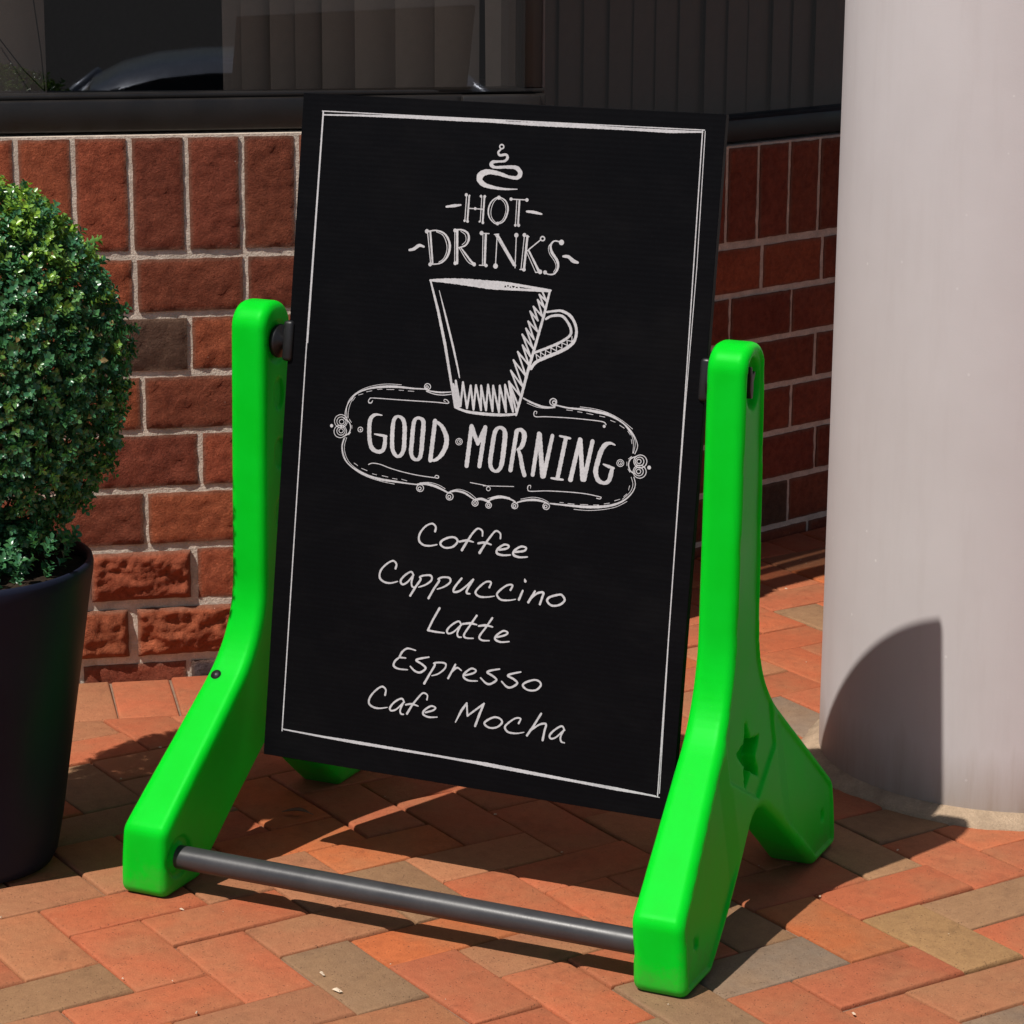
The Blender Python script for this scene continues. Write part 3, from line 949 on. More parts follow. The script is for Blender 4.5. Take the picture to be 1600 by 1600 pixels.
# pivot hardware
ZP, PA, PH, PW, TH = 0.7194, 0.5749, 0.914, 0.305, 0.1530
for s in (-1, 1):
    kn = link('pivot_knob', None, None, sign) if False else None
    me = lathe('pivot_knob', [(0.0, 0.0), (0.018, 0.0), (0.0225, 0.002), (0.0235, 0.006), (0.0225, 0.010), (0.012, 0.0125), (0.011, 0.02), (0.0, 0.02)], 36)
    k = link('pivot_knob', me, M['dark_plastic'], sign, (s*0.3245+FX, 0, ZP))
    k.rotation_euler = (0, -s*math.pi/2, 0)
    # wing nut in the outer pocket
    w = bmesh.new()
    pts = [(-0.003, -0.020), (0.004, -0.021), (0.0065, -0.008), (0.0055, 0.0), (0.012, 0.010), (0.010, 0.014), (0.002, 0.010), (-0.001, 0.021), (-0.008, 0.022), (-0.006, 0.008), (-0.007, -0.008)]
    vs = [[w.verts.new((x, y, z)) for y, z in pts] for x in (-0.004, 0.004)]
    w.faces.new(list(reversed(vs[0]))); w.faces.new(vs[1])
    for i in range(len(pts)):
        j = (i+1) % len(pts); w.faces.new((vs[0][i], vs[0][j], vs[1][j], vs[1][i]))
    bmesh.ops.recalc_face_normals(w, faces=w.faces)
    wm = bpy.data.meshes.new('wing_nut'); w.to_mesh(wm); w.free()
    bevel_mesh(wm, 0.001, 2)
    link('wing_nut', wm, M['dark_plastic'], sign, (s*0.3665+FX, 0.0, 0.722))
# rivet on the left front leg
for s in (-1,):
    me = lathe('rivet', [(0.0085, -0.001), (0.0085, 0.001), (0.0078, 0.003), (0.005, 0.0052), (0.0, 0.006)], 20)
    r = link('rivet', me, M['dark_plastic'], sign, (s*0.366+FX, -0.107, 0.2605))
    r.rotation_euler = (math.radians(48), 0, 0)

# the swinging panel
panel = link('panel', bbox_mesh('panel', (-PW, -0.0055, -PA), (PW, 0.0055, PH-PA), 0.0006, 1), M['panel'], sign, (0, -0.0025, ZP))
panel.rotation_euler = (-TH, 0, 0)
panel['label'] = 'black panel with white chalk style coffee menu, tilted in its frame'
for s in (-1, 1):
    v, f = [], []
    box(v, f, (min(s*0.297, s*0.3125), -0.011, -0.026), (max(s*0.297, s*0.3125), 0.011, 0.030))
    bm_ = mesh_of('panel_bracket', v, f); bevel_mesh(bm_, 0.005, 3)
    link('panel_bracket', bm_, M['dark_plastic'], panel, (0, 0, 0))

# strokes of the chalk print in millimetres on the panel: kind, then x,y,width
INK = {
'steam_drawing': "c304.2,857.2,2 303.4,855.3,2 301.4,854.4,2 299.2,855.1,2 298.2,856.9,2 298.9,858.9,2 301,859.8,2 303.1,859.1,2|s299.8,853.3,2.4 296.7,849.4,3 299.5,845.8,3.7 307.8,847,3.4 310.6,843.4,4.4 306.8,838.7,3.4 296.8,837.4,3 289.4,836.2,5.1 288,832.4,5.7 294.1,829.7,3.7 310.7,831,4.4 324.1,830.7,5.7 330.4,824.3,7.1 326.8,818.1,5.7 315.1,818.2,4 299.7,821.8,5.7 284.5,823.2,7.1 274.6,819.6,9.8 272.1,812.7,8.8 279,806.3,6.7 292.7,803.3,4.7 309.6,802.1,3 327.9,803,1",
'hot_lettering': "s226.3,773.9,2.7 237.2,775.8,4.4 247.3,777.5,2.4|s343.5,774.9,2.7 353.5,774.5,4.4 365.2,772.8,2.4|l254.9,790.5,1.5 254.8,757.2,1.5|l258.8,790,2.7 258.6,756.7,2.7|l254.5,791.3,4.7|l259.1,790.6,3|l254.5,757.2,4|l258.9,756.6,4|l258.7,773.8,1.5 279.8,773.9,1.5|l268.8,774,4.4|l277.2,790.8,1.3 277.4,757.1,1.3|l281.1,790.6,2.7 281,756.3,2.7|l276,790.7,4|l281.4,790.6,4.4|l281.3,756.3,4|l276.3,757.4,2.7|c301.3,790.8,1.5 292.4,785.3,2 288.2,775.2,2.4 289.8,764.7,2 297.1,757.3,1.5 303.4,756.2,1.5 311.2,760.1,1.9 315.5,769.4,2.5 316.1,778.4,2.5 311.6,787.2,2|c301.4,789.3,1 295.1,783.9,1 292,773.9,1 293.2,764.9,1 298.7,758.5,1 303,757.7,1 309.4,761.5,1 312.9,770,1 313.1,778.3,1 309.2,785.5,1|l302.1,790.4,5.4|l302.7,756.5,4.7|l319.8,789.5,1.5 343.1,789.9,1.5|l319.8,789.6,5.1|l342.6,789.8,5.1|l328.2,789,1.3 328.6,755.9,1.3|l332,789.2,2.7 332.4,756.2,2.7|l328.6,755.9,4|l333.3,756.2,4.7",
'drinks_lettering': "s175.7,713,3 182.5,715,4.7 189.9,720.1,4.7 196.9,718.8,2.7|s400.1,720.1,3 407.5,719.9,4.7 414.5,715.2,5.4 421.2,713.4,3.4|l200.9,739.2,1.5 208.8,696.9,1.5|l205,739.5,2.9 211.6,697.1,2.9|l200,739.6,6.1|l208,696.1,6.1|s201.4,739.6,1.7 214.1,741.6,2 226.4,737.9,2.7 234,727.7,3.4 235.1,717.1,3.7 231.3,706.2,3 222.5,698.6,2 208.9,696.2,1.7|s214.3,739.8,1.2 224,735.9,1.2 230,725.9,1.2 231.2,715.3,1.2 227.1,704.9,1.2 220.6,699.9,1.2|l244.6,743.6,3.5 247.8,700.4,3.5|l241.2,743.4,1.3 244.1,700.2,1.3|l241.4,743.4,5.7|l244.9,700.2,5.4|s241.3,744.2,1.7 251.5,744.8,2.4 260.3,740.9,3 262.3,732.6,3.4 258.1,724.8,2.4 248.2,721,1.5|s249.9,742.8,1 256.7,738.6,1 258.2,730.8,1 253,725,1|s251.6,721.3,1.7 259.9,712.7,2.7 268.2,704.1,3 272.6,701.4,3|s249.6,720.4,1.2 262.2,704.5,1.2 270.2,700,1.2|l272.7,700.7,6.1|l286.7,741.8,3.4 288.1,701,3.4|l282.6,741.6,1.3 284.9,701.1,1.3|l280.5,742.5,5.7|l290.2,700.4,5.1|l280.5,742.2,1.5 291.5,742.5,1.5|l280.4,700.1,1.5 292.2,700.5,1.5|l303.3,742.2,1.5 303.9,701.4,1.5|l304,700.6,7.4|l303.9,741.5,3.4 332.2,703.4,3.4|l300.5,741.5,1.2 329.9,702.7,1.2|l299.1,741.9,1.5 305.5,742.8,1.5|l331,742.5,1.5 332.4,700.3,1.5|l331,743,6.1|l347,742.8,3.4 345.4,699.8,3.4|l342.6,743.3,1.3 341.1,699.4,1.3|l342.6,744,6.1|l345.3,699,5.4|l342.6,743.3,1.5 349.4,742.2,1.5|l339.5,698.6,1.5 346.1,699,1.5|l346.8,722.5,1.7 366.3,739.3,1.7|c371.9,741.2,1.9 371.2,739.2,1.9 369.2,738.3,1.9 367,738.9,1.9 366,740.8,1.9 366.7,742.7,1.9 368.7,743.7,1.9 370.9,743,1.9|l350.3,724.2,2.4 366.5,699,3.7|l347.7,721.8,1.2 362.1,696.9,1.2|l368.7,697.6,6.1|l362.2,696.4,1.5 368.8,697.3,1.5|s396.2,737.9,1.7 386.2,739.1,2 381.3,733.1,3 383.5,724.3,4 391.5,714.3,4 393.8,705.5,3.4 389.5,696.9,2.4 381.4,695.2,1.7 375.4,697.4,2|s384.5,738.6,1 378.5,731.4,1 380.2,722.5,1 388.3,712.6,1 390.9,705.2,1 387.8,698.3,1|l396.2,737.9,7.4|l375.9,697.4,5.4",
'cup_drawing': "s209.5,675,2.6 234.6,676.2,6.7 264,676.3,9.9 297.8,675.3,12.2 312.3,675.6,11.9|s300.4,679.4,3.5 322.2,678.9,4.4 351.3,676.9,3.8 373,675.2,3.8 386,674.5,2.6|s301,671.6,3.5 322.8,671.9,3.8 351.6,672.7,3.5 373.2,673,2.9 384.6,673.3,2.6|l313.4,680,2 316.9,673,2 320.1,678.5,2 324.2,672.2,2 327.4,677.7,2 331.5,672.1,2 336.9,677.1,1.7 342.2,672.9,1.7|l210.3,674.4,2.6 224.3,635.7,4.1 237.9,591.6,4.4 250.4,543.4,3.8 258.8,510.8,3.5|l224.1,662.4,0.9 236.7,627.4,2.9 249.9,589.9,3.2 259.5,560.2,2.6 262.6,549.1,1.7|s258.9,509.4,3.2 277,505.1,3.8 302.1,504.3,4.4 328.4,505.4,4.1 348.6,508.4,3.2|l384.6,673.5,3.2 378.6,641.1,3.8 367.9,594.5,4.1 360.3,562.3,4.4 354.1,531.4,4.1 348.7,507.1,3.2|l374,672,2.6 380.7,660.2,2.6 370,667.8,2.6 378.5,651.5,2.6 368.1,660.9,2.6 376.6,639.6,2.6 362.7,651.6,2.6 370.5,633.9,2.6 358.4,645,2.6 371,619.6,2.6 356.6,631.8,2.6 366.8,608.8,2.6 354.2,622.2,2.6 366.3,596.9,2.6 349.5,613.9,2.6 364.3,585,2.6 350.9,599.9,2.6 362.3,574.3,2.6 344.8,590.6,2.6 359.1,559.5,2.6 339.4,579.2,2.6 355.9,544.7,2.6 336.6,565.2,2.6 353.2,532.6,2.6 335.1,550.2,2.6 350.6,520.5,2.6|l254.4,539.7,3.1 261.7,511,3.1 257.4,544.7,3.1 266.9,511.5,3.1 268.1,543.6,3.1 276.6,509.7,3.1 279.8,540,3.1 286.3,508.6,3.1 287.5,541.3,3.1 297.3,509,3.1 295.1,541.3,3.1 304.6,509.6,3.1 305,543.5,3.1 314.2,509.2,3.1 312.6,542.9,3.1 323.7,508.7,3.1 322.2,543.7,3.1 333.9,509.7,3.1 329.7,545.7,3.1 344,511.3,3.1 335.1,550.2,3.1 349.1,511.1,3.1|l256.9,536,3.8 260.8,523,6.4 263.3,513.2,8.7|s382.5,646,2.9 393.8,648.2,3.2 403.7,648.9,3.8 415.5,644,4.4 423.4,634.2,4.1 426.5,622.8,4.1 423.9,610.8,4.7 414.7,601.6,4.9 401,593.9,4.9 385.8,586.8,4.9 372,579.1,4.4 365.5,570.6,4.9|s381.8,636.8,3.2 390,641.4,3.5 404.2,642.5,3.8 413.4,634.7,3.8 418.4,626,4.1 417.6,618.1,3.8 406.9,609.5,3.8 390.4,600.9,3.8 368.2,591.2,3.5|l420.6,617.1,1.3 421.1,610.6,1.3 413.9,611.3,1.3 415.1,604.9,1.3 407.1,607.5,1.3 407.6,600.4,1.3 399.5,603.6,1.3 400.1,596.5,1.3 391.9,599.7,1.3 392.5,592.6,1.3 384.4,595.8,1.3 384.9,588.7,1.3 377.4,592.6,1.3 378.8,584.9,1.3 371.2,589.5,1.3 373.2,582.4,1.3",
'ornament_drawing': "s252.7,529.3,1.4 236,527.1,2.4 219.8,527.6,1.7 211.6,529.3,1.7 193.8,528.7,2.2 167.8,528.7,3.5 145.1,526.3,3.5 125.7,521.6,2.2 109.7,513.6,1.6 99,500.9,1.3 94.8,488.8,1.3 95.1,480,1.3|s177.3,532.1,0.9 154.5,531.1,0.9 133.5,526.7,0.9 115.9,519.3,0.9 101.8,507.8,0.9 96.4,494.8,0.9 97.9,480.2,0.9|s119.3,518.9,0.9 107.4,511.2,0.9 102,500.5,0.9 99.3,489.2,0.9 99.6,479.7,0.9|s252.1,526.1,1.3 239.4,523.8,1.3 226.5,524.1,1.3 215,526.7,1.3|c220.7,533.4,1.4 219.6,530.5,1.4 216.5,529,1.4 213.2,529.9,1.4 211.7,532.6,1.4 212.8,535.6,1.4 215.9,537.1,1.4 219.1,536.2,1.4|c217.5,532.6,1.4 217,531.3,1.4 215.7,530.7,1.4 214.3,531.1,1.4 213.7,532.2,1.4 214.1,533.5,1.4 215.5,534.1,1.4 216.9,533.7,1.4|l104.6,503.6,0.9 108.4,509.1,0.9|l113.1,512.5,0.9 119.9,514.8,0.9|l125.1,517.9,0.9 133.2,520.1,0.9|l141.2,522.6,0.9 148.5,523.7,0.9|l155.1,523.8,0.9 166.4,524.8,0.9|l173.8,524.5,0.9 181.1,524.8,0.9|l187.6,524.7,0.9 196.5,525,0.9|c98.7,475.6,1.1 96.3,469.1,1.1 89.4,465.9,1.1 82.2,467.8,1.1 78.9,473.7,1.1 81.4,480.2,1.1 88.2,483.5,1.1 95.4,481.5,1.1|c96.5,474.9,1.1 94.7,470.4,1.1 89.9,468.1,1.1 84.9,469.5,1.1 82.6,473.6,1.1 84.3,478.2,1.1 89.1,480.4,1.1 94.1,479.1,1.1|c93.7,474.2,1.1 92.8,471.9,1.1 90.3,470.7,1.1 87.6,471.4,1.1 86.4,473.6,1.1 87.3,475.9,1.1 89.8,477.1,1.1 92.5,476.4,1.1|c98.4,461.4,1.1 96,455.1,1.1 89.4,452,1.1 82.4,453.8,1.1 79.2,459.6,1.1 81.6,465.9,1.1 88.2,469,1.1 95.2,467.2,1.1|c96,461.8,1.1 94.5,457.7,1.1 90.1,455.6,1.1 85.6,456.8,1.1 83.5,460.6,1.1 85,464.7,1.1 89.4,466.8,1.1 93.9,465.6,1.1|c93.4,461.8,1.1 92.5,459.7,1.1 90.3,458.6,1.1 87.9,459.2,1.1 86.8,461.2,1.1 87.6,463.4,1.1 89.9,464.4,1.1 92.3,463.8,1.1|s93,479,1.6 101.1,474.6,1.6 104.3,467.6,1.6 101.9,459.3,1.6 93.9,454.1,1.6|l101.4,478.4,0.9 105,474.3,0.9|l106,470.7,0.9 106.3,466.3,0.9|l104.7,461,0.9 102,457.3,0.9|l75,467,5|s96.9,453.6,1.1 93.8,443,1.1 95.5,431.3,1.3 102,420.1,1.3 113.4,412.4,1.4 130.4,406,2.2 153.8,401.8,3.5 176.9,400.9,2.8 196.6,400.3,1.9 211.3,400.3,1.9|s99.3,453.1,0.9 96.7,441.8,0.9 98.9,430.2,0.9 106.6,419.1,0.9 120.1,410.9,0.9 137.1,405.2,0.9|s94.9,451.9,0.9 92.4,439.9,0.9 96.1,426.2,0.9 104.8,416.7,0.9 120.3,407.9,0.9 137.3,402.3,0.9 157.3,398.9,0.9 176.3,397.4,0.9|l112.9,419.7,0.9 118.9,416.7,0.9|l124.9,413.6,0.9 133.7,411.2,0.9|l141.9,407.9,0.9 148.5,407.1,0.9|l156.8,406.8,0.9 165.9,405.9,0.9|l172.5,404.8,0.9 179.9,404.4,0.9|l186.4,405.1,0.9 194.7,403.7,0.9|c220.3,396.6,1.4 219.1,393.1,1.4 215.5,391.4,1.4 211.7,392.4,1.4 210,395.5,1.4 211.3,398.9,1.4 214.8,400.7,1.4 218.6,399.7,1.4|c216.8,395.6,1.4 216.3,394.1,1.4 214.7,393.3,1.4 213.1,393.8,1.4 212.3,395.1,1.4 212.9,396.7,1.4 214.4,397.4,1.4 216.1,397,1.4|s211.2,401,1.9 224.1,402.5,3.5 237.2,400.9,3.8 248.8,397.3,2.8 257.1,394.1,1.9|s214.3,403.1,0.9 228.8,405,0.9 241.9,403.2,0.9 252.7,399,0.9|c265,389.8,1.4 263.7,386.4,1.4 260.2,384.7,1.4 256.5,385.6,1.4 254.8,388.7,1.4 256,392.2,1.4 259.5,393.9,1.4 263.3,392.9,1.4|c261.7,388.9,1.4 261.1,387.4,1.4 259.6,386.6,1.4 258,387.1,1.4 257.2,388.4,1.4 257.7,389.9,1.4 259.3,390.7,1.4 260.9,390.3,1.4|s257.1,394.1,1.9 268.1,397.7,2.5 281.1,396.5,3.1 292.7,391,2.2 298.5,388.3,1.9|s260.1,396.6,0.9 272.7,400.4,0.9 287.4,397.7,0.9 299.1,390.8,0.9|c302.4,385,1.4 301.3,382,1.4 298.3,380.5,1.4 295,381.4,1.4 293.5,384.1,1.4 294.6,387.1,1.4 297.7,388.6,1.4 300.9,387.8,1.4|c300,384.8,1.4 299.5,383.4,1.4 298.1,382.7,1.4 296.6,383.1,1.4 295.9,384.3,1.4 296.4,385.7,1.4 297.8,386.4,1.4 299.3,386,1.4|c322.1,384.2,1.4 321.1,381.4,1.4 318.3,380,1.4 315.3,380.8,1.4 313.9,383.3,1.4 314.9,386.1,1.4 317.7,387.5,1.4 320.7,386.7,1.4|c319.9,384,1.4 319.4,382.7,1.4 318.1,382.1,1.4 316.7,382.4,1.4 316.1,383.6,1.4 316.6,384.9,1.4 317.9,385.5,1.4 319.2,385.1,1.4|s298.4,389,2.8 307.1,391,3.8 318.4,388.5,2.8|s316.8,388.7,1.3 322.7,394.4,1.3 332,397.6,1.3|s135.2,507.1,0.9 133.5,503.8,1.9 130.2,503.5,1.9 128.9,505.8,1.3 130.7,508.9,1.3 136.3,510.5,1.3 178.8,511.7,1.4 227.3,513.3,1.4 247.9,513.6,1.4 247.1,517.3,1.3 243,518.4,1.1 241.9,516.1,0.9 244.9,514.9,0.8|s135.2,419.8,1.3 140.9,422.2,1.3 152.4,421.9,1.3 169.1,418,1.3 189,414.9,1.3 212,412.8,1.3 234.8,412.2,1.3 240.9,412.1,1.3 241.4,414.8,1.3 237.7,415.5,1.3 236,413.4,1.3|l288.8,411.2,1.1 312,409.6,1.1|c318.8,405.9,1.1 318.1,404,1.1 316.2,403,1.1 314.1,403.6,1.1 313.2,405.3,1.1 313.8,407.2,1.1 315.8,408.2,1.1 317.9,407.7,1.1|l308.3,408.8,1.1 352.5,412.5,1.1|s377.7,511.5,0.9 378.2,514.4,1.1 375.1,514.6,1.3 374.2,510.5,1.3 377.5,507.7,1.3 392.7,509.1,1.3 423.6,510.5,1.3 452.9,510.7,1.3 472.9,510,1.4 477.7,506.7,1.4|l475.2,504.3,4.7|s376.9,412.6,0.9 376.9,416.2,1.1 373.5,415.6,1.3 373.1,410.8,1.3 377.5,408.8,1.3 400.5,411.7,1.3 431.5,413.5,1.3 456.2,413.7,1.3 474.8,412.1,1.3 478.3,411.3,1.3 476.6,409.1,1.3 472,409.6,1.3|s357.4,530.4,1.9 369.5,525.8,2.8 385.4,521.8,3.1 399.4,522.1,2.2 405.4,525.5,1.6|s363.4,524.5,0.9 377.7,520.5,0.9 391.8,520.1,0.9 404.1,522.2,0.9|c405.6,529.7,1.6 404.4,526.4,1.6 401.1,524.8,1.6 397.5,525.8,1.6 395.8,528.9,1.6 397,532.2,1.6 400.3,533.8,1.6 403.9,532.8,1.6|c404.3,528.9,1.6 403.7,527.4,1.6 402.2,526.6,1.6 400.5,527.1,1.6 399.7,528.5,1.6 400.2,530.1,1.6 401.8,530.8,1.6 403.5,530.4,1.6|s405.4,525.5,1.9 422.6,523.5,2.2 444.2,523.4,3.1 462.7,522.2,4.1 478.1,520.1,3.5 493.9,514.6,2.2 508.3,506.1,1.6 518.2,495.7,1.3 523.8,483.6,1.3 520.9,472.8,1.3|s439.3,526.4,0.9 459.3,525.7,0.9 479.5,522.2,0.9 498.4,514.7,0.9 515.2,504.6,0.9|s498.6,512.5,0.9 511.7,501.5,0.9 520,488.9,0.9 518.9,473.3,0.9|s505.1,507.2,0.9 514.3,496.8,0.9 517.8,485.8,0.9 517.9,473.2,0.9|l420.5,520.7,0.9 429,520.5,0.9|l436,519.8,0.9 442.9,519.4,0.9|l449.1,518.9,0.9 458.4,518,0.9|l467.7,517,0.9 475.4,516.4,0.9|l483.3,512.9,0.9 490.3,511.1,0.9|l496.7,507.8,0.9 503.5,504.5,0.9|l508.7,501.2,0.9 512.8,496.6,0.9|l514.4,491.1,0.9 515.7,485.6,0.9|c538.3,464.6,1.3 536.1,458.4,1.3 530,455.3,1.3 523.4,457.1,1.3 520.2,462.8,1.3 522.4,469,1.3 528.6,472.1,1.3 535.1,470.3,1.3|c534.2,464.2,1.3 532.8,460.1,1.3 528.7,458,1.3 524.3,459.2,1.3 522.2,463,1.3 523.6,467.1,1.3 527.7,469.2,1.3 532.1,468,1.3|c530.3,463.8,1.3 529.6,461.8,1.3 527.6,460.7,1.3 525.4,461.3,1.3 524.3,463.2,1.3 525,465.3,1.3 527.1,466.3,1.3 529.3,465.7,1.3|c538.4,451.2,1.3 536.2,445,1.3 530.1,441.9,1.3 523.5,443.7,1.3 520.3,449.4,1.3 522.5,455.6,1.3 528.6,458.7,1.3 535.2,456.9,1.3|c534.4,451.1,1.3 533,447,1.3 528.9,444.9,1.3 524.5,446.1,1.3 522.4,449.9,1.3 523.8,454,1.3 527.9,456.1,1.3 532.3,454.9,1.3|c530.8,450.8,1.3 530.1,448.7,1.3 528.1,447.6,1.3 525.9,448.3,1.3 524.8,450.1,1.3 525.5,452.2,1.3 527.6,453.2,1.3 529.8,452.6,1.3|s522.7,469.4,1.7 515.5,465.6,1.7 513.2,458.3,1.7 516,450.7,1.7 522.1,446.8,1.7|l516.7,468.8,0.9 512.4,465.3,0.9|l510.5,461.1,0.9 511.2,456.3,0.9|l512.8,452.2,0.9 515.9,448.2,0.9|l542,457,5.3|s522,442.5,1.3 524.7,432.9,1.3 521.4,422.6,1.6 511.6,411.7,2.2 497,403.7,3.1 477.5,398.8,3.8 454.5,396.4,3.8 432.9,395.9,2.8 406.4,395.6,1.9|s518.2,442.1,0.9 521.3,432.5,0.9 518,422.3,0.9 508.2,412,0.9|s514.8,409.9,0.9 500.3,401.2,0.9 482.3,395.8,0.9 461,392.3,0.9 441,391.6,0.9|l420.2,398.5,0.9 425.7,398.7,0.9|l431.9,398.3,0.9 441.2,398.5,0.9|l449.7,399,0.9 460.4,399.7,0.9|l468.1,400.2,0.9 475.7,401.1,0.9|l483.2,403.3,0.9 490.8,405.2,0.9|l497.3,408.8,0.9 504.7,411.7,0.9|l509.8,415.7,0.9 514,419.7,0.9|l515.8,424.9,0.9 516.9,430.7,0.9|c405.9,391.9,1.4 404.8,388.7,1.4 401.6,387.1,1.4 398.2,388,1.4 396.6,390.9,1.4 397.8,394.1,1.4 400.9,395.7,1.4 404.3,394.8,1.4|c402.6,391.3,1.4 402.1,389.9,1.4 400.7,389.2,1.4 399.2,389.6,1.4 398.5,390.8,1.4 399,392.2,1.4 400.4,392.9,1.4 401.9,392.5,1.4|c360.4,387.8,1.4 359.4,384.8,1.4 356.3,383.3,1.4 353.1,384.1,1.4 351.6,386.9,1.4 352.7,389.8,1.4 355.7,391.3,1.4 358.9,390.5,1.4|c357.6,387.1,1.4 357.1,385.7,1.4 355.7,385,1.4 354.3,385.4,1.4 353.6,386.6,1.4 354,388,1.4 355.4,388.7,1.4 356.9,388.3,1.4|s317,389.7,1.6 329.3,395.1,2.8 341.9,396.4,3.1 353.2,393.8,2.2 358.2,390.4,1.9|s316,392.5,0.9 332.2,398,0.9 348.2,397,0.9|s359.6,392,1.9 370.3,395.8,2.8 384.3,398,3.5 396.9,397.1,2.5 404.2,394.6,1.9|s364,396.8,0.9 380.9,401.2,0.9 395.1,400.4,0.9 404.8,396.8,0.9|c122.9,466.4,1.3 122,464,1.3 119.5,462.9,1.3 116.9,463.5,1.3 115.7,465.7,1.3 116.6,468.1,1.3 119.1,469.3,1.3 121.7,468.6,1.3|l119.6,465.8,3.1|c273.1,464.5,1.1 271.9,461.3,1.1 268.6,459.7,1.1 265.1,460.6,1.1 263.5,463.5,1.1 264.7,466.7,1.1 268,468.3,1.1 271.4,467.4,1.1|c271.1,464.3,1.1 270.5,462.5,1.1 268.6,461.6,1.1 266.7,462.1,1.1 265.7,463.8,1.1 266.4,465.6,1.1 268.3,466.5,1.1 270.2,465.9,1.1|l268.9,464.1,1.9|c506.4,459.3,1.1 505.3,456,1.1 501.9,454.3,1.1 498.4,455.3,1.1 496.7,458.3,1.1 497.9,461.7,1.1 501.2,463.3,1.1 504.7,462.3,1.1|c504.3,459.1,1.1 503.6,457.2,1.1 501.8,456.3,1.1 499.8,456.9,1.1 498.8,458.6,1.1 499.5,460.4,1.1 501.4,461.4,1.1 503.3,460.8,1.1|l501.9,458.6,1.9",
'good_lettering': "s151,488.4,1.3 141.2,488.4,3.8 134.6,483.4,6.3 132.7,473.2,6.6 134.3,454.3,6.6 138.6,442.9,6.9 147.9,438.6,5.3 155.6,441.7,6.3 157.8,450.7,6.6 157.5,459.7,6|l141.4,462,1.9 152.9,461.2,4.1 159.5,460.7,3.1|c175.5,489.2,3.8 169.9,485.2,5.6 168.2,475.1,6.6 168.4,457.6,6.6 169.9,444.5,6.6 174.3,437.3,5.6 179,435.2,4.4 183.7,438.3,5.6 186.8,446.2,6.9 186.8,459.3,6.9 185.9,476.8,6.9 182.6,485.9,6|c205.6,490,4.1 200.2,485.8,6 198.7,475.1,6.6 198.3,457.5,6.9 198.1,442.9,6.6 201.4,435.6,5.6 207.2,433.6,4.4 211.8,437.2,6 213.4,447.3,6.9 213.6,461.9,7.2 214,479.4,7.2 212.6,487.3,6.3|l230.8,488,6.7 227.6,434.9,6.7|s230,488.2,3.5 240,483.3,5.6 246.8,473.8,7.2 249.7,465.4,7.5 248.9,455.2,7.5 243.7,444.2,6.6 236.2,436.7,4.7 229.1,434.6,2.8",
'morning_lettering': "l285.2,486.2,6.6 281.8,433,6.6|l285.5,485.5,6.9 295.9,464.1,5.6 305.3,486.6,6.3|l305.3,486.6,6.6 300.6,434.5,6.6|c326.8,488.6,4.1 321.8,485.5,6 319.1,478.1,6.6 317.3,460.6,6.9 316,441.7,6.6 318.7,433,5.6 325,429.9,4.1 330.7,434.1,6 333.2,443.4,7.2 334.3,459.4,7.5 334.9,478.1,7.5 332.9,485.9,6.3|l351.2,485.4,6.4 346.2,433.9,6.4|s350.6,487.1,4.1 357.6,488.3,5.6 362.3,483.6,7.5 362.5,475.1,7.5 359.8,466.5,6.3 354.5,461.7,3.5|s355.7,461.5,4.4 359.2,453.2,6 363,439.2,6.6 366.8,429.3,6|l383.6,485.7,6 378.7,431,6|l384.4,484.3,7.2 393,430.5,7.2|l403,485,5.6 394.5,430.9,6.6|l422.4,483.4,6.3 414.6,430.1,6.3|s413.5,485.7,2.5 421.8,484.6,4.1 428.8,484,2.8|s405.6,429.2,2.5 413.9,428.9,3.8 422.5,428.8,2.5|l442.4,483.9,6 433.2,430.3,6.9|l443.1,483.1,6.6 450.1,432,6.6|l460.4,483.1,6 452.5,432.3,6.6|s492.8,481.3,1.3 485.8,483.2,3.8 478.7,480.3,6.6 473.4,471.6,7.2 469.7,457.1,7.2 467.9,444.1,7.2 472.3,433.5,6.6 481,430.5,4.7 487.3,434.3,6.3 489.7,443.5,6.6 490.6,449.5,5.6|l478.2,454.8,2.5 485.3,452.7,4.4 493,451.2,3.1",
'coffee_lettering': "s241.8,340.2,3.3 242.3,346.4,3 236.7,350.1,2.6 227.4,345.6,2.6 219.5,335.1,3 218.8,325.4,3.3 225.4,320.1,3 235.1,319.8,2.6 246,322.7,1.7|c263.8,334.5,3 253.6,329.3,3.3 251.1,323.8,3.3 258.1,319.9,2.6 269.4,322.4,3 276.1,330.1,3.3 272.3,334.9,3|s312.1,341.9,2.4 311.2,348.7,2.6 304.4,350.9,2.6 297.4,343.7,3 290.6,332.6,3.3 283.4,319.6,4.1|s279.3,330.5,3 289.6,333.3,3.3 299.2,332.2,2|s338.6,341.4,2.4 337.7,348.2,2.6 331,350.6,2.6 324,342.4,3 317.2,332.1,3.3 309.7,319.1,4.1|s306.5,331.3,3 316.2,333.4,3.3 325.8,331.7,2|s337.6,326.1,3.3 348.6,329.1,3 351.7,332.9,2.6 344.5,333.8,3 335.6,326.9,3.3 335.1,321.2,3.7 343.7,319.6,3 354.9,321.2,1.9|s362,326.1,3.3 374,328.8,3 376.8,333.3,2.6 368.9,333.9,3 360,327.4,3.3 359.5,321.7,3.7 368.1,319.7,3 379.6,321.4,1.9",
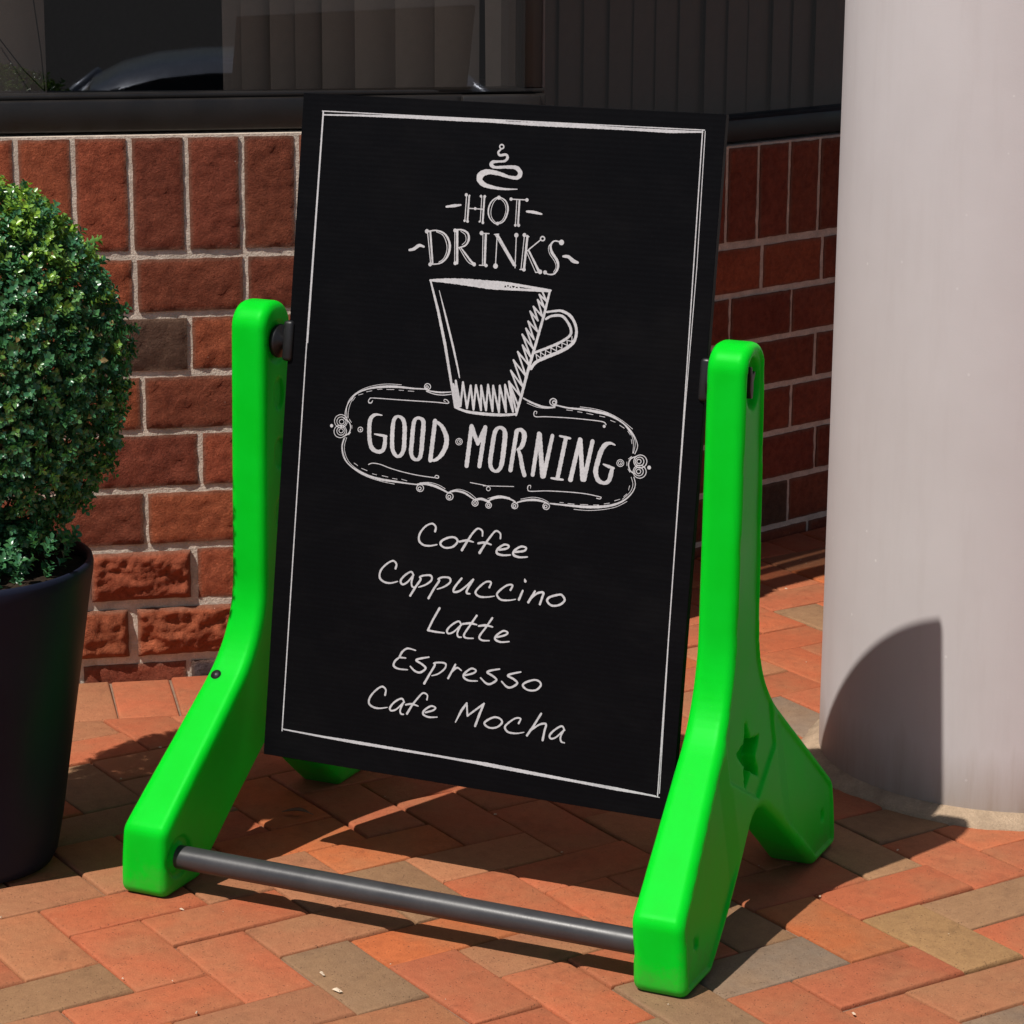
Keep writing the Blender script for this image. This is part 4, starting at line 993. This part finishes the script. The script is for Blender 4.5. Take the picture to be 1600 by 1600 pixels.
'cappuccino_lettering': "s186.3,283.2,3.3 187.2,289.4,3 181.7,293.2,2.6 172.3,287.7,2.6 164.2,278,3 163.3,268.1,3.3 170.1,263.1,3 179.9,262.5,2.6 190.8,266.1,1.7|s213.9,277.6,2.6 209.8,281.5,2.6 200.5,275.1,3 195.2,267.5,3.3 198.5,262.9,3 205.9,267.3,2.6 213.9,277.6,2.6|s213.9,277.6,2.6 211.7,267.7,3 213.2,261.7,2.6 217.1,261.3,1.5|s211.1,249.1,3.3 218,261.4,3.3 225,272.7,3.3 223.7,276.1,2.6 230.3,279,2.6 239.9,279.8,3 241.3,273.8,3 233.1,266.7,2.6 222.8,262,1.7|s238.7,248.9,3.3 246,263,3.3 252.9,274.3,3.3 251.3,276.7,2.6 258.2,279.8,2.6 267.8,279.9,3 269.2,274.4,3 261.1,267.4,2.6 250.8,262.7,1.7|s285.9,281.6,3 276.4,268.3,3.3 275.5,262.1,3 283.4,263.9,3 292.4,271.1,2.6 303,281.9,3.3|s303,281.9,3.3 295.5,268,3.3 294.9,262.7,3 299.7,262.4,2|s327.4,274.4,3 329.3,281.5,2.6 321.2,280.6,2.6 310.5,270.6,3 307.8,264.2,3 314.2,260.3,3 325.5,261.1,2.2 335.8,263.6,1.3|s358.5,274.6,3 360.8,281.4,2.6 352.4,279.9,2.6 341.8,270.9,3 339.4,265.4,3 345.5,260,3 356.8,260.5,2.2 366.9,263.1,1.3|l376.3,275.8,2.8 371.6,263.2,3.7|l377.8,291.6,1.5 379,288.8,4.1|l393.9,277.1,3 385.5,261.4,3.7|s388.3,266.1,1.9 397.8,275,3 406.1,276.8,3.3 404.8,269.8,3.3 402.3,260.9,3.3|c429.3,277,3 415.8,272,3.3 412.5,266.4,3.3 419.4,261.2,3 430.4,263.4,3 437.3,270.2,3.3 434,275.9,3",
'latte_lettering': "l256.1,237.4,3.5 247.4,220.4,3.1 240.9,205.4,3.1 252.6,204.7,2.9 265.5,204.9,2.1|s290.3,218.5,2.3 285.9,223.3,2.7 276.5,217.6,2.7 269.7,209.6,3.1 271.5,204.9,2.7 279.2,208,2.3 289.3,218.3,2.3|s289.3,218.3,2.3 285.1,207.9,2.7 286.5,202.6,2.7 291.5,202.3,1.7|s311.7,234.1,3.1 303,220,2.7 295.1,206.4,3.1 298.4,202.3,2.7 309.2,203.1,1.7|s292.1,220.5,2.7 302.8,222.7,3.5 312.6,222.1,2.1|s334.9,233.9,3.1 326.5,220.3,2.7 317.8,206.6,3.1 322,202.2,2.7 332.8,203,1.7|s315.7,220.7,2.7 326.3,222.9,3.5 336.2,222,2.1|s344,209.3,2.9 354.5,213,2.7 359,217.1,2.3 352.1,218.6,2.7 342.9,211.5,3.1 341.3,205.9,3.5 349.4,203.3,2.7 361.9,205.5,1.7",
'espresso_lettering': "s224.7,175.7,1.7 212.5,176.8,2.7 204.9,171.3,3.1 201,163.5,3.1|s201,163.1,2.7 210.5,163.4,2.1|s201,163.1,2.7 194.8,157.2,3.1 193.2,150.5,3.5 200.5,147.3,2.7 214.6,147.8,1.7|s245.2,169.2,2.1 231.5,165.2,3.1 226.7,162.2,3.1 236,158,3.1 241.4,153.2,3.1 233.8,146.7,3.1 225.7,147.5,3.1 218.3,152.9,2.3|s240.9,132.5,3.5 248.8,147.8,3.1 254.9,159.5,3.1 253.3,162,2.3 262.5,164.1,2.7 270.6,163.4,2.7 270,156.9,2.7 260.7,148.4,2.3 251,144.4,1.3|l285.4,164.4,2.9 276,144.4,3.1|s279.4,151.8,1.9 287.7,160.2,2.9 294.8,157.5,1.7|s301.2,151.9,2.7 312.7,156.2,2.7 316.4,160.3,2.3 309.3,162.1,2.7 300,154.5,3.1 298.8,148.9,3.1 306.6,145.4,2.7 319.4,146.5,1.7|s350.6,166.9,2.1 337.8,163.1,3.1 333.1,159.8,3.1 341.2,156.3,3.1 347.1,151.7,3.1 339.1,145.2,3.1 332.3,145.2,3.1 323.9,151.3,2.3|s381.8,167.1,2.1 368.1,162.6,3.1 363.5,159.3,3.1 372.5,156,3.1 377.8,151.2,3.1 369.5,144.7,3.1 362.7,144.7,3.1 355,150.6,2.3|c401.4,158.9,2.7 389.3,153.7,3.1 386.3,148.8,3.1 393.9,144.4,2.7 405.4,145.9,2.7 412,153.1,3.1 409.2,158.1,2.7",
'cafe_lettering': "s183,108.7,3.1 183.5,116.2,2.7 177.2,119.5,2.7 167.5,112.2,2.7 160.1,101.9,3.1 159.6,93.5,3.1 167.1,89.4,3.1 176.2,89.3,2.3 187.8,92.2,1.3|s212.8,102.6,2.3 208.5,107.2,2.7 198.7,101.6,2.7 191.9,92.8,3.1 193.6,88.6,2.7 201.5,91.5,2.3 211.8,102.5,2.3|s211.8,102.5,2.3 207.5,91.8,2.7 208.9,86.4,2.7 213,86.1,1.7|s246.5,110.9,2.3 246.6,117.3,2.3 239.8,119.1,2.3 232.4,110.8,2.7 225.1,100.6,3.1 218,87.7,3.5|s215.1,99.6,2.3 224,101.9,3.1 234.2,100.4,1.7|s245.7,93.3,2.7 256.5,97.6,2.7 260.2,101.7,2.3 253.1,103,2.7 243.6,95.8,3.1 242.6,90.2,3.1 251.2,87.7,2.7 263.5,89.4,1.7",
'mocha_lettering': "l291.2,86.3,1.7 298.9,103.4,3.8 306,114.4,2.9|l306,114.4,2.7 308.3,97.4,2.7 331.4,117.3,2.9|l331.4,117.3,2.9 325.7,101.6,3.8 320.7,85.4,3.5|c347.5,101,2.7 337.1,95,3.1 334.1,90.1,3.1 341.7,86,2.7 352.4,88.1,2.7 359.7,95.4,3.1 356.3,100.4,2.7|s383.9,97.9,2.7 386.3,104.6,2.3 378.6,103.9,2.3 368.4,95.8,2.7 364.4,89.7,3.1 369.4,84.1,3.1 381.1,83.9,2.3 392.6,87,1.3|l415.5,115.5,3.1 406.2,98.3,3.1 397.3,83.5,3.5|s402,90.5,1.9 413.8,100.3,2.7 423.3,102.5,3.1 422.1,93.3,3.1 420.3,80.4,3.5|s450.7,98.2,2.3 446.4,103,2.7 437.3,97.2,2.7 430.2,89,3.1 431.6,84.2,2.7 439.1,87,2.3 449.7,98.1,2.3|s449.7,98.1,2.3 445.7,88.5,2.7 447.1,82.4,2.7 452,81.3,1.7",
'border_drawing': "l32,890.1,1.9 28.4,559.1,1.9 27.8,294.3,1.9 27.4,36.9,1.9|l32.9,890.1,1.2 30.2,576.7,1.2|l30.9,890.9,1.5 582.6,892.7,1.5|l34.2,886,1.9 86.5,887.7,2.8 163,888.9,3.7 238.4,889.3,4.7 280.2,888.9,2.8 340.1,888.6,4.7 403.5,889.3,5.6 475.1,888.9,3.7 536.8,888.8,4.7 580.2,890.2,1.9|l86.3,891,1.3 219.5,890.8,1.3 303.2,890.8,1.3|l580,892.6,1.7 583.3,605.7,1.7 586,340.4,1.7 588.4,29.6,1.7|l583.6,891.2,1.2 586.4,720.1,1.2 585.3,531.9,1.2 586.4,273,1.2 590.7,34.3,1.2|l27.2,39.6,1.2 283.1,35.4,1.2 591.2,29.1,1.2|l30.3,39.1,1.9 85.2,37.7,2.8 145.4,37.2,4.7 224.5,36.8,3.7 302.4,36.5,2.8 340.9,35.8,5.6 417,33.7,4.7 473.3,32.4,3.7 528.9,31.1,4.7 585.7,30,1.9",
}


def parse_ink(s):
    for t in s.split('|'):
        yield t[0], [tuple(float(k) for k in q.split(',')) for q in t[1:].split(' ')]
def dense(kind, pts):
    """sample a stroke every ~0.35 mm: x, y, radius in mm"""
    P = np.array(pts)
    if len(P) == 1: return np.array([[P[0, 0], P[0, 1], P[0, 2]/2]])
    if kind == 'l':
        seq = [(P[i], P[i], P[i+1], P[i+1], False) for i in range(len(P)-1)]
    elif kind == 'c':
        n = len(P); seq = [(P[i-1], P[i], P[(i+1) % n], P[(i+2) % n], True) for i in range(n)]
    else:
        n = len(P); seq = [(P[max(i-1, 0)], P[i], P[i+1], P[min(i+2, n-1)], True) for i in range(n-1)]
    out = []
    for a, b, c, d, sm in seq:
        m = max(2, int(np.hypot(*(c-b)[:2])/0.35)); t = np.linspace(0, 1, m)[:, None]
        if sm:
            q = 0.5*((2*b)+(-a+c)*t+(2*a-5*b+4*c-d)*t**2+(-a+3*b-3*c+d)*t**3)
        else:
            q = b+(c-b)*t
        q[:, 2] = (b+(c-b)*t)[:, 2]/2
        out.append(q)
    return np.concatenate(out)
def ink_mesh(name, s, g=0.55):
    S = []
    for i, (k, pts) in enumerate(parse_ink(s)):
        q = dense(k, pts)
        ph = i*1.7
        arc = np.arange(len(q))*0.35
        q[:, 2] = np.maximum(q[:, 2]*0.92*(1+0.09*np.sin(arc*0.9+ph)*np.sin(arc*0.37+ph*2)), 0.36)
        S.append(q)
    S = np.concatenate(S)
    x0, y0 = S[:, 0].min()-4, S[:, 1].min()-4
    nx, ny = int((S[:, 0].max()+4-x0)/g)+2, int((S[:, 1].max()+4-y0)/g)+2
    F = np.full((nx, ny), 9.0)
    for x, y, r in S:
        k = r+1.5
        i0, i1 = max(0, int((x-k-x0)/g)), min(nx, int((x+k-x0)/g)+2)
        j0, j1 = max(0, int((y-k-y0)/g)), min(ny, int((y+k-y0)/g)+2)
        gx = (x0+np.arange(i0, i1)*g-x)[:, None]; gy = (y0+np.arange(j0, j1)*g-y)[None]
        F[i0:i1, j0:j1] = np.minimum(F[i0:i1, j0:j1], np.hypot(gx, gy)-r)
    ins = F < 0
    full = ins[:-1, :-1] & ins[1:, :-1] & ins[1:, 1:] & ins[:-1, 1:]
    anyc = ins[:-1, :-1] | ins[1:, :-1] | ins[1:, 1:] | ins[:-1, 1:]
    V, Fc, vid = [], [], {}
    def vert(key, p):
        k = vid.get(key)
        if k is None:
            k = vid[key] = len(V); V.append(p)
        return k
    for i, j in np.argwhere(anyc):
        i, j = int(i), int(j)
        cs = ((i, j), (i+1, j), (i+1, j+1), (i, j+1))
        if full[i, j]:
            Fc.append([vert(c, c) for c in cs]); continue
        poly = []
        for a in range(4):
            c, d = cs[a], cs[(a+1) % 4]
            fc, fd = F[c], F[d]
            if fc < 0: poly.append(vert(c, c))
            if (fc < 0) != (fd < 0):
                t = fc/(fc-fd); lo, hi = (c, d) if c < d else (d, c)
                poly.append(vert((lo, hi), (c[0]+(d[0]-c[0])*t, c[1]+(d[1]-c[1])*t)))
        if len(poly) >= 3: Fc.append(poly)
    verts = [((x0+a*g)/1000-PW, -0.00585, (y0+b*g)/1000-PA) for a, b in V]
    return mesh_of(name, verts, Fc)
for nm, s in INK.items():
    link(nm, ink_mesh(nm, s), M['chalk'], panel)

# ================================================================ PLANTER AND SHRUB
PX = (-0.6698, -0.2842)
planter = empty('planter', (PX[0], PX[1], 0))
tag(planter, 'tall tapered dark blue grey planter standing beside the green sign frame', 'planter')
out = [(0.100, 0.0), (0.114, 0.004), (0.121, 0.018), (0.131, 0.07), (0.147, 0.18), (0.164, 0.295), (0.177, 0.385), (0.1825, 0.417), (0.1835, 0.429), (0.182, 0.4355),
       (0.178, 0.437), (0.174, 0.434), (0.1725, 0.424), (0.170, 0.40), (0.166, 0.37)]
link('pot', lathe('pot', out, 96, True, cap_bot=True), M['pot'], planter)
v, f = [], []
nr, na = 8, 40
for j in range(nr+1):
    for i in range(na):
        a = 2*math.pi*i/na; r = 0.1715*j/nr
        v.append((r*math.cos(a), r*math.sin(a), 0.421+0.010*noise.noise(Vector((r*math.cos(a)*40, r*math.sin(a)*40, 0)))))
for j in range(nr):
    for i in range(na):
        k = (i+1) % na; f.append((j*na+i, (j+1)*na+i, (j+1)*na+k, j*na+k))
link('soil', mesh_of('soil', v, f, True), M['soil'], planter)

shrub = empty('box_shrub', (PX[0], PX[1], 0.40))
tag(shrub, 'clipped green box shrub ball growing out of the dark planter', 'shrub')
SC = Vector((0, 0, 0.292))      # crown centre above the soil
AX, AZ = 0.232, 0.262
OVR, OVD = Vector((0.909, 0.418, 0)), Vector((-0.418, 0.909, 0))
def oval(p):        # front flattened, back deepened to shape the shadow the crown casts
    return OVR*p.dot(OVR) + OVD*(p.dot(OVD)*(0.36 if p.dot(OVD) < 0 else 1.3)) + Vector((0, 0, p.z))
for k in range(7):
    a = k*2.399; r0 = 0.02+0.010*(k % 3)
    p0 = Vector((r0*math.cos(a), r0*math.sin(a), -0.03)); p3 = SC+oval(Vector((0.13*math.cos(a), 0.13*math.sin(a), 0.05-0.05*(k % 2))))
    pts = []
    for i in range(9):
        t = i/8
        p = p0.lerp(p3, t); p.z = p0.z+(p3.z-p0.z)*t**0.8
        p += Vector((noise.noise(Vector((k, t*4, 0))), noise.noise(Vector((k, t*4, 9))), 0))*0.02*t
        pts.append(p)
    v, f = [], []
    tube(v, f, pts, [0.0095*(1-0.75*i/8) for i in range(9)], 7)
    # side twigs
    for q in range(5):
        b = pts[2+q]; d = oval(Vector((random.gauss(0, 1), random.gauss(0, 1), 0.5)).normalized())*0.8
        tube(v, f, [b, b+d*0.05, b+d*0.10+Vector((0, 0, 0.02))], [0.003, 0.0022, 0.001], 5)
    link('stem', mesh_of('stem', v, f, True), M['bark'], shrub)

def foliage():
    LV, LC = [], []
    def rad(d):          # uneven clipped outline
        n1 = noise.noise(d*2.3+Vector((3, 1, 8)))*0.055 + noise.noise(d*6.5+Vector((1, 5, 2)))*0.045
        return 1+n1
    def shoot(p, d, nl, size, young):
        """leaf pairs along a short shoot"""
        s = d.orthogonal().normalized(); t = d.cross(s)
        ph = random.uniform(0, 6.28)
        for i in range(nl):
            q = p + d*(i*size*0.42)
            ph += 1.57+random.uniform(-.3, .3)
            for e in (0, math.pi):
                a = ph+e
                out_ = s*math.cos(a)+t*math.sin(a)
                tip = (out_*random.uniform(0.75, 1.0)+d*random.uniform(0.35, 0.95)).normalized()
                sz = size*random.uniform(0.75, 1.15)*(0.75 if i == nl-1 else 1)
                w = tip.cross(d)
                if w.length < 1e-4: continue
                w = w.normalized(); nrm = w.cross(tip)
                wd = sz*random.uniform(0.27, 0.34)
                b = q; m1 = q+tip*sz*0.45; e1 = q+tip*sz-nrm*sz*random.uniform(0.0, .22)
                k = nrm*sz*0.09
                LV.append((b, q+tip*sz*0.28+w*wd*0.85-k*-1, q+tip*sz*0.66+w*wd-k*-1, e1, q+tip*sz*0.66-w*wd+k, q+tip*sz*0.28-w*wd*0.85+k, m1))
                y = young*random.uniform(0.5, 1.2)
                base = (0.072, 0.215, 0.070); old = (0.045, 0.165, 0.085); yng = (0.30, 0.50, 0.05)
                g = random.random()
                c = [base[x]*(1-g)+old[x]*g for x in range(3)]
                y = max(0.0, min(1.0, y))
                if random.random() < 0.012: c, y = [0.28, 0.2, 0.08], 0.0
                LC.append([c[x]*(1-y)+yng[x]*y for x in range(3)])
    n = 9500
    for i in range(n):
        z = 1-2*(i+0.5)/n; r = math.sqrt(max(0, 1-z*z)); a = i*2.39996+random.uniform(-.2, .2)
        d = Vector((r*math.cos(a), r*math.sin(a), z+random.uniform(-.03, .03))).normalized()
        k = rad(d)
        if d.z < -0.97: continue
        if d.z < -0.7 and random.random() < 0.3: continue
        dep = random.choices((0.975, 0.90, 0.80, 0.66, 0.5), (38, 24, 18, 12, 8))[0]+random.uniform(-.03, .02)
        p = SC+oval(Vector((d.x*AX, d.y*AX, d.z*AZ))*k*dep)
        dirn = (d*1.0+Vector((random.gauss(0, .45), random.gauss(0, .45), random.gauss(0.35, .4)))).normalized()
        tipy = noise.noise(d*5+Vector((9, 2, 4)))
        up = max(0.0, d.z)
        young = 0.0
        if dep > 0.93 and random.random() < 0.16+0.75*up*up+0.25*max(0, tipy): young = random.uniform(0.35, 1.0)*(0.4+0.8*up)
        nl = random.choice((3, 4, 4, 5)) + (1 if young > 0.5 else 0)
        if dep > 0.93 and d.z > -0.3 and random.random() < 0.035: nl += random.choice((2, 3, 4))      # stray shoots
        shoot(p, dirn, nl, random.uniform(0.0082, 0.0122), young)
    for _ in range(420):                 # sprigs from the foot of the bush
        a = random.uniform(0, 6.283); r = random.uniform(0.03, 0.158)
        p = Vector((r*math.cos(a), r*math.sin(a), random.uniform(0.018, 0.075)))
        shoot(p, Vector((math.cos(a)*0.5+random.gauss(0, .4), math.sin(a)*0.5+random.gauss(0, .4), 0.9)).normalized(), random.choice((3, 4, 5)), random.uniform(0.010, 0.014), 0.0)
    nL = len(LV)
    V = np.array([[tuple(x) for x in l] for l in LV], dtype=np.float32).reshape(-1, 3)
    base = (np.arange(nL)*7)[:, None]
    T = np.array([[0, 1, 6], [1, 2, 6], [2, 3, 6], [3, 4, 6], [4, 5, 6], [5, 0, 6]])
    Fq = (base[:, :, None]+T[None]).reshape(-1, 3)
    me = mesh_np('foliage', V, Fq, smooth=True)
    at = me.color_attributes.new('tint', 'FLOAT_COLOR', 'POINT')
    C = np.repeat(np.concatenate([np.array(LC, dtype=np.float32), np.ones((nL, 1), dtype=np.float32)], 1), 7, axis=0)
    at.data.foreach_set('color', C.ravel())
    return me
fo = link('foliage', foliage(), M['leaf'], shrub)
tag(fo, kind='stuff')

# ================================================================ SMALL THINGS ON THE GROUND
v, f = [], []
def chip(x, y, l, w, h, a):
    b = len(v); ca, sa = math.cos(a), math.sin(a)
    for px, py, pz in ((-l, -w, 0), (l*0.8, -w*0.7, 0), (l, w*0.6, 0), (-l*0.7, w, 0), (-l*0.6, -w*0.5, h), (l*0.6, -w*0.3, h), (l*0.5, w*0.4, h*0.8), (-l*0.5, w*0.5, h)):
        v.append((x+px*ca-py*sa, y+px*sa+py*ca, pz+0.0004))
    f.extend([(b+3, b+2, b+1, b), (b+4, b+5, b+6, b+7), (b, b+1, b+5, b+4), (b+1, b+2, b+6, b+5), (b+2, b+3, b+7, b+6), (b+3, b, b+4, b+7)])
for _ in range(260):                      # grit gathered along the joints
    u = random.randint(-14, 22); w = random.randint(-18, 14)
    if random.random() < 0.7:
        g = guv(u+random.uniform(-.02, .02), w+random.random()) if random.random() < .5 else guv(u+random.random(), w+random.uniform(-.02, .02))
    else:
        g = guv(u+random.random(), w+random.random())
    if nW2.dot(g-W02) < 0.02 and E2.dot(g-W02) < TC+.1: continue
    if nR2.dot(g-R02) < 0.02 or (g-Vector((PIVOT_COL.x, PIVOT_COL.y))).length < COL_R+0.03: continue
    s = random.choice((0.0007, 0.0009, 0.0012, 0.0016))
    chip(g.x, g.y, s*random.uniform(0.8, 2.6), s*random.uniform(0.6, 1.0), s*0.9, random.uniform(0, 6.28))
for x, y, l, w, a in ((0.0021, -0.4506, 0.0075, 0.0035, -0.4), (-0.039, -0.415, 0.006, 0.0018, -0.7)):
    chip(x, y, l, w, 0.002, a)
gr = link('grit', mesh_of('grit', v, f), M['grit'])
tag(gr, 'pale grit and seed husks scattered along the paver joints', 'grit', None, 'stuff')
# a dry curled leaf on the lit patch under the panel
v, f = [], []
n = 9
for i in range(n):
    t = i/(n-1); w = 0.005*math.sin(math.pi*min(1, t*1.15))*(t < 0.87)+0.0007
    z = 0.003+0.004*math.sin(t*2.6)
    x = (t-0.5)*0.05
    for s in (-1, 0, 1): v.append((x, s*w+0.004*math.sin(t*3), z+abs(s)*w*0.5))
    for s in (-1, 0, 1): v.append((x, s*w*0.96+0.004*math.sin(t*3), z+abs(s)*w*0.5-0.0007))
for i in range(n-1):
    a, b = i*6, (i+1)*6
    f += [(a, a+1, b+1, b), (a+1, a+2, b+2, b+1), (a+3, b+3, b+4, a+4), (a+4, b+4, b+5, a+5), (a, b, b+3, a+3), (a+2, a+5, b+5, b+2)]
dl = link('dry_leaf', mesh_of('dry_leaf', v, f, True), M['dry'], None, (-0.3405, 0.061, 0.0015), 0.1)
tag(dl, 'small dry brown curled leaf lying on the paving under the panel', 'leaf')

# ================================================================ CAR REFLECTED IN THE WINDOW
car_ang = 0.612
car = empty('parked_car', (5.43, -7.90, -1.2), car_ang)
tag(car, 'silver blue car parked below the plaza, mirrored in the window', 'car')
def car_body():
    # side outline (x back->front reversed: front of the car at -x), lofted across y with tumblehome
    low = [(-2.05, 0.25), (-2.12, 0.50), (-2.05, 0.70), (-1.20, 0.88), (-0.95, 0.92), (0.0, 0.94), (1.2, 0.96), (1.9, 0.98), (2.10, 0.85), (2.12, 0.5), (2.05, 0.25)]
    v, f = [], []
    secs = [(-0.86, 0.93), (-0.82, 1.0), (0.0, 1.0), (0.82, 1.0), (0.86, 0.93)]
    for y, k in secs:
        for x, z in low: v.append((x*k if abs(y) > 0.85 else x, y, 0.25+(z-0.25)*(0.94 if abs(y) > 0.85 else 1.0)))
    n = len(low)
    for j in range(len(secs)-1):
        for i in range(n-1): f.append((j*n+i, (j+1)*n+i, (j+1)*n+i+1, j*n+i+1))
        f.append((j*n+n-1, (j+1)*n+n-1, (j+1)*n, j*n))
    f.append(tuple(range(n))); f.append(tuple(reversed(range((len(secs)-1)*n, len(secs)*n))))
    me = mesh_of('body', v, f)
    bm = bmesh.new(); bm.from_mesh(me); bmesh.ops.recalc_face_normals(bm, faces=bm.faces); bm.to_mesh(me); bm.free()
    return bevel_mesh(me, 0.05, 3, 25)
link('body', car_body(), M['carpaint'], car)
def loft(name, pts_lo, pts_hi, yl, yh):
    v = [(x, -yl, z) for x, z in pts_lo]+[(x, yl, z) for x, z in pts_lo]+[(x, -yh, z) for x, z in pts_hi]+[(x, yh, z) for x, z in pts_hi]
    return v
# cabin: roof shell, glass below it, pillars
def arcpts(): return [(-0.62, 1.26), (-0.45, 1.345), (-0.25, 1.395), (0.0, 1.42), (0.5, 1.43), (1.0, 1.40), (1.45, 1.31)]
v, f = [], []
A_ = arcpts(); n = len(A_)
for y in (-0.66, -0.60, -0.3, 0.3, 0.60, 0.66):
    for x, z in A_: v.append((x, y, z-(0.055 if abs(y) > 0.65 else (0.012 if abs(y) > 0.5 else 0))))
for j in range(5):
    for i in range(n-1): f.append((j*n+i, j*n+i+1, (j+1)*n+i+1, (j+1)*n+i))
me = mesh_of('roof', v, f, True)
roof = link('roof', me, M['carpaint'], car)
v, f = [], []
G_ = [(-1.02, 0.91), (-0.62, 1.245), (-0.25, 1.36), (0.5, 1.39), (1.0, 1.36), (1.45, 1.28), (1.85, 0.96)]
n = len(G_)
for y in (-1, 1):
    for x, z in G_: v.append((x, y*(0.80-0.17*(z-0.91)/0.45), z))
f = [(i, i+1, n+i+1, n+i) for i in range(n-1)]+[tuple(reversed(range(n))), tuple(range(n, 2*n))]
link('windows', mesh_of('windows', v, f), M['carglass'], car)
for y in (-1, 1):
    for a, b in (((-1.02, 0.91), (-0.58, 1.27)), ((0.32, 0.92), (0.28, 1.36)), ((1.85, 0.96), (1.42, 1.29))):
        v, f = [], []
        pa = Vector((a[0], y*0.805, a[1])); pb = Vector((b[0], y*0.66, b[1]))
        tube(v, f, [pa, pa.lerp(pb, .5)+Vector((0, 0, 0.01)), pb], [0.035, 0.03, 0.03], 8)
        link('pillar', mesh_of('pillar', v, f, True), M['carpaint'], car)
for x in (-1.35, 1.30):
    for y in (-0.78, 0.78):
        w = link('wheel', lathe('tyre', [(0.20, -0.1), (0.29, -0.1), (0.315, -0.07), (0.315, 0.07), (0.29, 0.1), (0.20, 0.1)], 32, True), M['rubber'], car, (x, y, 0.315))
        w.rotation_euler = (math.pi/2, 0, 0)
        link('rim', lathe('rim', [(0.0, 0.08), (0.05, 0.085), (0.06, 0.06), (0.19, 0.07), (0.205, 0.095), (0.205, -0.095), (0.0, -0.06)], 24, True), M['alloy'], w)
for y in (-0.6, 0.6):
    link('headlight', bbox_mesh('headlight', (-2.11, y-0.16, 0.58), (-1.98, y+0.16, 0.70), 0.03, 3), M['lamp'], car)

print('pavers in view', n_pav, 'objects', len(bpy.data.objects))
